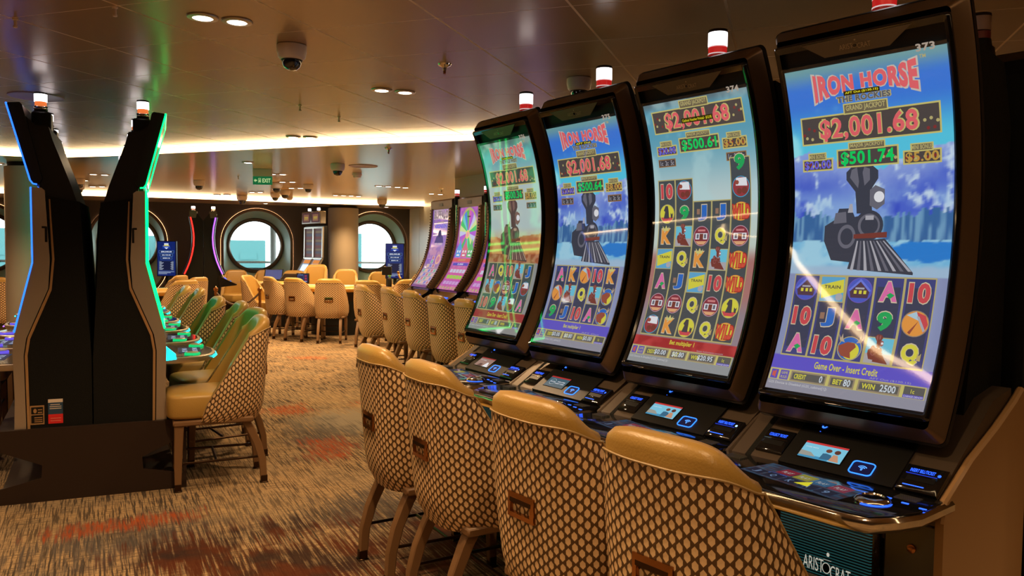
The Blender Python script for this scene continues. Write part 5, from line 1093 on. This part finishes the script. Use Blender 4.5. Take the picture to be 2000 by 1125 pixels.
# ================================================================== J-SHAPED SCREEN MACHINES (purple row, and the LED pair by the wall)
JP = [(.60, .70), (.47, .88), (.36, .955), (.31, 1.02), (.225, 1.13), (.15, 1.25), (.095, 1.38), (.055, 1.52), (.025, 1.68), (.008, 1.84), (.0, 2.03)]
JP_MAIN = list(JP); JP_LED = [(.33, .70), (.27, .84), (.17, .93), (.11, 1.02), (.06, 1.13), (.015, 1.25), (-.02, 1.38), (-.045, 1.52), (-.052, 1.68), (-.038, 1.84), (.0, 2.03)]
def jpt(u, v, w=.27, h=0.):   # v 0..1 from the bottom of the picture (index 3) to its top
    t_ = 3 + v * 7; i = min(int(t_), 9); f = t_ - i; a, b = JP[i], JP[i + 1]; q = a[0] + (b[0] - a[0]) * f; z = a[1] + (b[1] - a[1]) * f
    return ((u - .5) * 2 * w, q + h * .9, z + h * .35)
def j_machine(kind, name, label, led=None, D=.27):
    t = thing('slot_machine', label, 'slot machine'); JP[:] = JP_LED if led else JP_MAIN
    back = [(-D, .0), (-D, 1.95), (-.12, 2.10), (-.02, 2.09), (-.02, 1.8), (.03, 1.5), (.12, 1.22), (.29, 1.0), (.29, .84), (.20, .80), (.20, .0)]
    if led: back = [(-D, .0), (-D, 1.98), (-.12, 2.10), (-.02, 2.09), (-.06, 1.8), (-.07, 1.6), (-.03, 1.3), (.07, 1.0), (.12, .84), (.06, .80), (.06, .0)]
    g = G(True); g.prism(back, 'x', -.33, .33, black); g.build('cabinet', t)
    dp = picture(lambda a, b: jpt(a, b, .27, .004), kind, 'display', t, 40, 90)
    A = Art(lambda u, v, h: jpt(u, v, .27, .004 + h), cuts=[i / 7 for i in range(1, 7)]); 
    if kind == 'purple':
        A.text('BUFFALO', .08, .90, .92, .985, glow(140, 120, 130), .06, out=glow(205, 190, 180), ow=.04); A.text('ASCENSION', .16, .80, .88, .845, glow(95, 70, 200), .05, out=glow(200, 190, 225), ow=.04); A.text('GRAND', .30, .86, .70, .875, GOLD)
        A.poly([(.25, .63), (.32, .70), (.40, .72), (.45, .77), (.55, .78), (.62, .72), (.72, .70), (.80, .63)], glow(80, 70, 125)); A.disc(.5, .735, .09, glow(60, 55, 100)); A.text('$3,500', .3, .60, .74, .63, glow(205, 190, 190), .03)
        for i, (u, v) in enumerate([(.42, .44), (.42, .39)] + [(.26 + .17 * c, .33) for c in range(3)] + [(.14 + .17 * c, .26 - .06 * r_) for r_ in range(4) for c in range(5)]):
            A.rect(u - .07, v - .025, u + .07, v + .025, glow(196, 180, 196)); A.disc(u, v, .05, [glow(190, 110, 120), glow(110, 110, 190), glow(215, 170, 150), glow(110, 170, 140)][(i * 7) % 4])
        A.disc(.74, .42, .14, glow(220, 170, 150)); A.disc(.74, .42, .09, glow(190, 120, 150)); A.rect(.0, .0, 1, .035, glow(120, 70, 130))
    elif kind == 'wheel':
        cols = [glow(70, 190, 110), glow(170, 90, 200), glow(80, 130, 215), glow(200, 215, 150), glow(205, 100, 170), glow(110, 200, 190), glow(190, 190, 225), glow(90, 175, 90)]
        A.disc(.5, .76, .46, GOLD, .50, 40); h_ = A.h
        for i in range(20):
            a, b = 2 * PI * i / 20, 2 * PI * (i + 1) / 20; A.h = h_
            A.poly([(.5, .74)] + [(.5 + .43 * math.cos(a + (b - a) * k / 3), .76 + .205 * math.sin(a + (b - a) * k / 3)) for k in range(4)], cols[(i * 3) % 8])
        A.disc(.5, .72, .10, glow(225, 200, 120)); A.disc(.5, .72, .06, glow(230, 150, 170)); A.rect(.42, .90, .58, .912, TXD)
        for u, c_ in ((.2, glow(90, 150, 215)), (.5, glow(205, 110, 130)), (.8, glow(95, 175, 110))):
            A.poly([(u - .13, .46), (u - .14, .56), (u - .05, .62), (u, .68), (u + .05, .62), (u + .14, .56), (u + .13, .46)], c_); A.disc(u - .06, .53, .035, WHT); A.disc(u + .06, .53, .035, WHT); A.rect(u - .07, .475, u + .07, .495, WHT)
        A.rect(.0, .40, 1, .445, glow(205, 90, 100)); A.text('JACKPOT', .30, .407, .70, .437, GOLD, .03); A.rect(.1, .35, .9, .385, glow(90, 80, 180)); A.text('2,500', .35, .355, .65, .38, WHT)
        for r_, (m1, m2) in enumerate(((glow(200, 90, 150), glow(190, 190, 210)), (glow(205, 80, 160), glow(150, 200, 80)), (glow(180, 80, 170), glow(190, 150, 200)))):
            v = .24 - r_ * .085; A.rect(.06, v, .94, v + .075, m1)
            for c in range(5): A.rect(.10 + .165 * c, v + .012, .24 + .165 * c, v + .062, m2)
        for c in range(6): A.disc(.12 + .15 * c, .03, .04, GOLD)
    else:
        for i in range(8): A.rect(.1, .1 + .1 * i, .9, .16 + .1 * i, [glow(60, 90, 140), glow(120, 140, 150), glow(40, 60, 90)][i % 3])
    A.build('screen_graphics', dp)
    # frame with pierced edge
    for s_ in (-1, 1):
        P = [jpt(.5, k / 24, 0, 0) for k in range(25)]
        g = G(True); g.loft([[(s_ * x_, p[1] + dq, p[2] + dq * .3) for x_, dq in ((.272, -.02), (.272, .018), (.285, .026), (.335, .016), (.345, -.02), (.345, -.05))] for p in P], mat('j_frame', (.20, .12, .07), .28, .8) if not led else black); fr = g.build('side_frame', t, angle=50)
        if led: g = G(True); g.tube([(s_ * .350, p[1] - .012, p[2]) for p in P], .022, led, 8, ry=.6); g.build('light_edge', fr)
        else:
            g = G(True)
            for k in range(34):
                p = jpt(.5, (k + .5) / 34, 0, 0); g.box((s_ * .30, p[1] + .015, p[2] - .003), (s_ * .325, p[1] + .028, p[2] + .013), black)
            g.build('vent_holes', fr)
    g = G(True); g.prism([(-.10, 2.02), (.008, 2.02), (.01, 2.13), (-.02, 2.15), (-.12, 2.14)], 'x', -.345, .345, mat('top_cap_metal', (.16, .12, .09), .3, .6)); tc_ = g.build('top_cap', t)
    g = G(True); g.box((-.06, .005, 2.06), (.06, .013, 2.10), gun, .002); g.build('badge_plate', tc_)
    # button ledge
    g = G(True); g.prism([(.30, 1.01), (.35, .965), (.47, .90), (.56, .86), (.60, .84), (.60, .815), (.30, .78)], 'x', -.345, .345, blackgloss); dk = g.build('deck', t)
    if led: dk.location = (0, .27, 0)
    g = G(True); g.tube([(-.345, .602, .828), (.345, .602, .828)], .012, bronze if not led else black, 8); g.build('deck_edge', dk)
    def DPt(u, v, h): return (-.30 + .6 * u, .46 - .11 * v + .3 * h, .9055 + .06 * v + h)
    A = Art(lambda u, v, h: (-.30 + .6 * u, .462 - .105 * v + .3 * h, .908 + .054 * v + h * 3)); A.h = .001
    A.rect(.05, .3, .24, .6, bluetxt); A.rect(.74, .35, .96, .62, bluetxt); A.rect(.30, .15, .60, .85, glow(110, 90, 85)); A.rect(.55, .1, .74, .42, glow(60, 130, 255, 2.)); A.rect(.1, -.6, .9, -.35, glow(60, 90, 160)); A.build('deck_lights', dk)
    if led: signal(t, .0, -.05, 2.15, .034, 'orange', .10)
    return t
GJ = 'purple-screened J-shaped machines in the middle'
JF = Vector((-.88, -.47, 0)); JT = math.atan2(JF.x, -JF.y)
j1 = j_machine('purple', 'j', 'J-shaped purple machine with the buffalo title, leftmost of the middle row'); j2 = j_machine('wheel', 'j', 'J-shaped machine with a colour wheel and three carved masks on its screen')
for o, p in ((j1, (-.92, 10.30)), (j2, (-.52, 9.64))): o.location = (*p, 0); o.rotation_euler = (0, 0, JT); o['group'] = GJ
dup(j2, (-.12, 8.97, 0), JT, 'J-shaped purple machine right of the colour wheel one, mostly behind the big curved screen', group=GJ)
dup(j1, (.27, 8.30, 0), JT, 'J-shaped machine of the middle row hidden almost wholly behind the big curved screens', group=GJ)
for i, (x, y, z, kd, lab) in enumerate(((-.70, 9.98, 2.16, 'red', 'red and white signal lamp standing between the two purple machines'), (-.31, 9.32, 2.16, 'red', 'signal lamp right of the colour wheel machine'))):
    t = thing('signal_lamp', lab, 'signal lamp', (x, y, 0), 0, None); signal(t, 0, 0, z, .03, kd, .10)
    g = G(True); g.lathe([(.022, 1.0), (.022, 2.08)], (0, 0, 0), chrome, 12); g.lathe([(.05, 0), (.05, .02), (.022, .03), (.022, 1.0)], (0, 0, 0), black, 12); g.build('pole', t)
# LED pair near the porthole wall
q1 = j_machine('dark', 'j', 'J-shaped machine with a glowing red edge, screens turned left', led_red, .215); q1.location = (-5.84, 14.40, 0); q1.rotation_euler = (0, 0, math.atan2(-.936, .352)); q1['group'] = 'LED-edged machines by the portholes'
q2 = j_machine('dark', 'j', 'J-shaped machine with a glowing purple and blue edge, screens turned right', led_purple, .215); q2.location = (-5.43, 14.56, 0); q2.rotation_euler = (0, 0, math.atan2(.936, -.352)); q2['group'] = 'LED-edged machines by the portholes'

# ================================================================== GAMING TABLES AND WHAT STANDS ON THEM
def table(x, y, r, az, label, a0=-100, a1=100):
    t = thing('gaming_table', label, 'gaming table', (x, y, 0), face(az) , 'gaming tables')
    # local -Y = players' side (arc), +Y = dealer's straight side
    arc = [(r * math.sin(rad(a0 + (a1 - a0) * i / 30)), -r * math.cos(rad(a0 + (a1 - a0) * i / 30)) * .85) for i in range(31)]
    def off(d): return [(px * (1 + d / r), py * (1 + d / r) - d * .1) for px, py in arc]
    g = G(); g.loft([[(p[0], p[1], z) for p in off(-.10)] for z in (.83, .862)], felt); g.build('table_top', t)
    g = G(); rings = []
    for i in range(31):
        th = rad(a0 + (a1 - a0) * i / 30); dx, dy = math.sin(th), -math.cos(th); cx, cy = arc[i]
        rings.append([(cx + dx * .075 * math.cos(k * PI / 5), cy + dy * .075 * math.cos(k * PI / 5), .825 + .06 * math.sin(k * PI / 5)) for k in range(10)])
    g.loft(rings, rimleather); g.build('padded_rim', t)
    g = G(); g.loft([[(p[0], p[1], z) for p in off(d)] for z, d in ((.60, -.22), (.78, -.12), (.83, -.12))], darkbase); g.build('apron', t)
    g = G(); g.loft([[(p[0] * .55, p[1] * .55 + .05, z) for p in arc] for z in (0, .62)], black); g.build('base', t)
    A = Art(lambda u, v, h: ((u - .5) * 1.2, -.75 + .6 * v, .8625 + h), flip=False)
    for i in range(5): A.rect(.06 + .19 * i, .3 + .1 * abs(i - 2), .16 + .19 * i, .55 + .1 * abs(i - 2), glow(150, 150, 140, .3))
    A.build('betting_marks', t)
    return t
table(-3.1, 13.95, .82, 186, 'gaming table with orange padded rim behind the two squarest chairs, in front of the pillar')
table(-1.66, 13.8, .48, 190, 'gaming table with orange padded rim under the right information screen')
table(-5.75, 12.05, .70, 150, 'gaming table with orange padded rim beside the green machine edge at the left')
table(-4.55, 15.0, .42, 180, 'pale gaming table below the middle porthole')
TZ = .864
def on(x, y, z=TZ): return (x, y, z)
def monitor(x, y, z, w, h, az, pole, label, lit=None, base=None, tilt=0.):
    t = thing('table_monitor', label, 'monitor', (x, y, z), face(az), 'monitors standing on the gaming tables')
    g = G(); g.lathe([(.05, 0), (.05, .012), (.012, .02), (.012, pole)], (0, 0, 0), base or black, 16); g.build('stand', t)
    g = G(); g.box((-w / 2, -.018, pole), (w / 2, .018, pole + h), black, .006); bz = g.build('housing', t)
    if lit:
        A = Art(lambda u, v, h_: (-w / 2 + .015 + (w - .03) * u, -.019 - h_, pole + .015 + (h - .03) * v), flip=False); A.step = .0002
        A.rect(0, 0, 1, 1, glow(28, 38, 78)); A.rect(.06, .35, .6, .85, glow(60, 90, 150)); A.rect(.08, .38, .58, .82, glow(28, 38, 78)); A.text('TABLE', .1, .88, .55, .95, glow(120, 160, 220)); A.text('77', .7, .68, .9, .85, glow(220, 50, 60)); A.text('35', .7, .42, .9, .58, glow(220, 50, 60)); A.text('MIN MAX', .7, .25, .92, .32, glow(220, 50, 60)); A.rect(.1, .1, .9, .17, glow(180, 200, 230)); A.build('picture', bz)
    return t
monitor(-3.42, 12.95, TZ - .03, .21, .17, 184, .09, 'small blue-lit monitor with red lamp at its foot on the gaming table', True)
g = G(); g.lathe([(.035, 0), (.035, .04), (.02, .055), (.001, .058)], (0, 0, 0), mat('red_lamp', (.6, .02, .02), .3, em=(1, .03, .04), es=1.6), 16); o = g.build('table_lamp', loc=(-3.42, 12.85, TZ - .03)); tag(o, 'red glowing lamp in front of the small blue-lit monitor', 'lamp')
monitor(-2.15, 13.6, TZ - .03, .18, .15, 20, .22, 'black back of a small monitor on a pole, left of the right porthole display')
def panel(x, y, z, w, d, az, tilt, m, label):
    t = thing('shuffler_panel', label, 'table display', (x, y, z), face(az), 'tilted panels on the tables')
    g = G(); c, s_ = math.cos(rad(tilt)), math.sin(rad(tilt))
    g.loft([[(px, py * c - dz * s_, py * s_ + dz * c + .12) for px, py in ((-w / 2, -d / 2), (w / 2, -d / 2), (w / 2, d / 2), (-w / 2, d / 2))] for dz in (0, .02)], black); g.build('housing', t)
    g = G(); g.loft([[(px, py * c - dz * s_, py * s_ + dz * c + .12) for px, py in ((-w / 2 + .02, -d / 2 + .02), (w / 2 - .02, -d / 2 + .02), (w / 2 - .02, d / 2 - .02), (-w / 2 + .02, d / 2 - .02))] for dz in (.02, .022)], m); g.build('screen', t)
    g = G(); g.lathe([(.06, 0), (.06, .01), (.02, .02), (.02, .11)], (0, 0, 0), black, 14); g.build('foot', t)
panel(-3.80, 13.75, TZ, .42, .22, 190, 28, blackgloss, 'tilted black panel on the table, right of the blue one'); panel(-4.50, 14.95, TZ, .34, .30, 170, 40, mat('blue_screen', (.02, .03, .10), .2, em=(.03, .05, .16), es=1), 'tilted dark blue panel below the middle porthole')
# hand sanitiser, figurine, cash box
t = thing('pump_bottle', 'dark pump bottle with green top on the right gaming table', 'bottle', (-2.08, 13.45, TZ)); g = G(); g.lathe([(.035, 0), (.038, .02), (.038, .12), (.03, .15), (.018, .16)], (0, 0, 0), black, 18); g.build('body', t); g = G(); g.lathe([(.018, .16), (.018, .18), (.03, .185), (.03, .195), (.001, .197)], (0, 0, 0), mat('green_cap', (.1, .35, .08), .4), 14); g.build('cap', t)
t = thing('dealer_shoe', 'black card shoe with brass trim on the right gaming table', 'card shoe', (-1.92, 13.5, TZ), .6); g = G(); g.prism([(-.10, 0), (.10, 0), (.10, .05), (-.06, .13), (-.10, .11)], 'x', -.05, .05, black); g.build('body', t); g = G(); g.tube([(0, -.05, .13), (0, .02, .19), (.01, .05, .22)], .018, bronze, 8); g.lathe([(.001, .21), (.022, .22), (.026, .24), (.015, .262), (.001, .265)], (0, .045, 0), bronze, 12); g.build('brass_trim', t)
t = thing('chip_tray', 'small yellow box at the edge of the front gaming table', 'box', (-2.98, 13.02, TZ + .02)); g = G(); g.box((-.05, -.04, 0), (.05, .04, .05), rimleather, .006); g.build('body', t)
g = G(); g.box((-.052, -.042, .05), (.052, .042, .058), leather, .003); g.build('lid', t)
# information displays on stands
def info(x, y, az, label):
    t = thing('information_display', label, 'display screen', (x, y, 0), face(az), None)
    w, z0, z1 = .178, .95, 1.61
    g = G(); g.box((-w, -.03, z0), (w, .03, z1), black, .006); h_ = g.build('housing', t)
    A = Art(lambda u, v, h: (-w + .014 + (2 * w - .028) * u, -.031 - h, z0 + .014 + (z1 - z0 - .028) * v), flip=False); A.step = .0003
    B1, B2, WW = glow(14, 34, 100), glow(20, 60, 160), glow(215, 225, 245)
    A.rect(0, 0, 1, 1, B1); A.poly([(.25, .8), (.5, .98), (.75, .8)], B2); A.rect(.38, .90, .62, .95, WW); A.poly([(.34, .87), (.66, .87), (.60, .91), (.40, .91)], glow(200, 190, 70)); A.text('BLACKJACK', .30, .855, .70, .875, WW, .0); A.poly([(.38, .83), (.62, .83), (.5, .78)], WW)
    for (a, b, v0, v1, st) in ((.08, .92, .66, .74, '$50,340.00'), (.14, .86, .57, .64, '$3,140.60'), (.18, .82, .48, .55, '$204.16')):
        A.rect(a, v0, b, v1, glow(90, 130, 190)); A.rect(a + .015, v0 + .006, b - .015, v1 - .006, glow(18, 34, 80)); A.text(st, a + .12, v0 + .018, b - .12, v1 - .018, WW, .05)
    A.rect(.08, .15, .92, .44, glow(70, 95, 150)); A.rect(.09, .155, .91, .435, glow(18, 26, 60))
    for i in range(9): A.rect(.11, .40 - i * .028, .11 + .12 + .06 * ((i * 5) % 3), .413 - i * .028, glow(170, 180, 200)); A.rect(.78 - .05 * (i % 2), .40 - i * .028, .89, .413 - i * .028, glow(170, 180, 200))
    for i in range(3): A.rect(.06, .11 - i * .03, .94 - .2 * i, .125 - i * .03, glow(150, 165, 190))
    A.build('picture', h_)
    g = G(); g.box((-.03, -.02, .03), (.03, .02, .97), black, .004); g.build('post', t); g = G(); g.box((-.2, -.16, 0), (.2, .16, .03), black, .008); g.build('foot', t)
info(-2.18, 14.75, 183, 'blue portrait information screen on a stand before the right porthole'); info(-6.42, 14.75, 178, 'blue portrait information screen on a stand, left of the red light edge')
# barrier
def stanchion(x, y, lab):
    t = thing('barrier_post', lab, 'barrier post', (x, y, 0), 0, 'barrier posts'); g = G(); g.lathe([(.15, 0), (.15, .015), (.03, .03), (.022, .05), (.022, .82), (.035, .83), (.035, .86), (.012, .88), (.001, .90)], (0, 0, 0), bronze, 20); g.build('post', t)
pA, pB = (-3.95, 12.40), (-4.62, 12.35)
stanchion(*pA, 'bronze barrier post by the chair at the right end of the brown rope'); stanchion(*pB, 'bronze barrier post at the left end of the brown rope')
for k, (za, zs, lab) in enumerate(((.80, .20, 'upper brown barrier rope sagging between the posts'), (.55, .12, 'lower brown barrier rope sagging between the posts'))):
    g = G(); g.tube([(pA[0] + (pB[0] - pA[0]) * i / 20, pA[1] + (pB[1] - pA[1]) * i / 20, za - 4 * zs * (i / 20) * (1 - i / 20)) for i in range(21)], .016, mat('rope_brown', (.08, .045, .025), .6), 8); o = g.build('barrier_rope'); tag(o, lab, 'rope', None)
# tall slim machines by the wall
def slim(x, y, th, label):
    t = thing('slot_machine', label, 'slot machine', (x, y, 0), th, 'tall slim machines by the porthole wall')
    side = [(-.13, 0), (-.13, 1.95), (-.06, 1.95), (-.05, 1.30), (.16, .93), (.22, .80), (.10, .72), (.10, 0)]
    g = G(True); g.prism(side, 'x', -.24, .24, black); g.build('cabinet', t)
    fr = mat('slim_frame', (.42, .38, .34), .3, .7)
    for nm, pts, m_ in (('main_screen', [(-.058, 1.90), (-.048, 1.31)], glow(110, 85, 85, .6)), ('lower_screen', [(-.04, 1.28), (.14, .96)], glow(150, 170, 190, .9))):
        (qa, za), (qb, zb) = pts; g = G(True)
        for s_ in (-1, 1): g.loft([[(s_ * .20, q, z), (s_ * .24, q, z), (s_ * .24, q + .03, z + .01), (s_ * .20, q + .03, z + .01)] for q, z in pts], fr)
        g.loft([[(x_, qa + dq, za + dz) for dq, dz in ((0, 0), (.03, 0), (.03, .03), (0, .03))] for x_ in (-.24, .24)], fr); f_ = g.build(nm, t)
        A = Art(lambda u, v, h: (-.20 + .4 * u, qb + (qa - qb) * v + .008 + h, zb + (za - zb) * v + h)); A.rect(0, 0, 1, 1, m_)
        if nm == 'main_screen':
            for i in range(9): A.rect(.1, .05 + .1 * i, .9, .11 + .1 * i, [glow(130, 70, 70, .6), glow(90, 90, 110, .6), glow(140, 120, 90, .6)][i % 3])
        else: A.rect(.05, .72, .95, .95, glow(225, 140, 70)); A.rect(.08, .25, .92, .66, glow(225, 235, 250, 1.2))
        A.build('picture', f_)
    g = G(True); g.box((-.24, -.10, 1.99), (.24, .02, 2.24), fr, .01); tp = g.build('top_box', t)
    A = Art(lambda u, v, h: (-.19 + .38 * u, .021 + h, 2.02 + .19 * v)); A.rect(0, 0, 1, 1, glow(80, 50, 55)); A.rect(.15, .15, .85, .85, glow(130, 90, 70)); A.text('777', .25, .3, .75, .6, glow(190, 170, 60), .04); A.build('picture', tp)
    g = G(True); g.lathe([(.03, 2.26), (.035, 2.28), (.03, 2.31), (.001, 2.315)], (0, -.05, 0), lampwhite, 14); g.build('lamp', t)
slim(-4.20, 16.25, math.atan2(-.80, .60), 'left one of the two tall slim machines beside the pillar'); slim(-3.92, 15.87, math.atan2(-.80, .60), 'right one of the two tall slim machines beside the pillar')
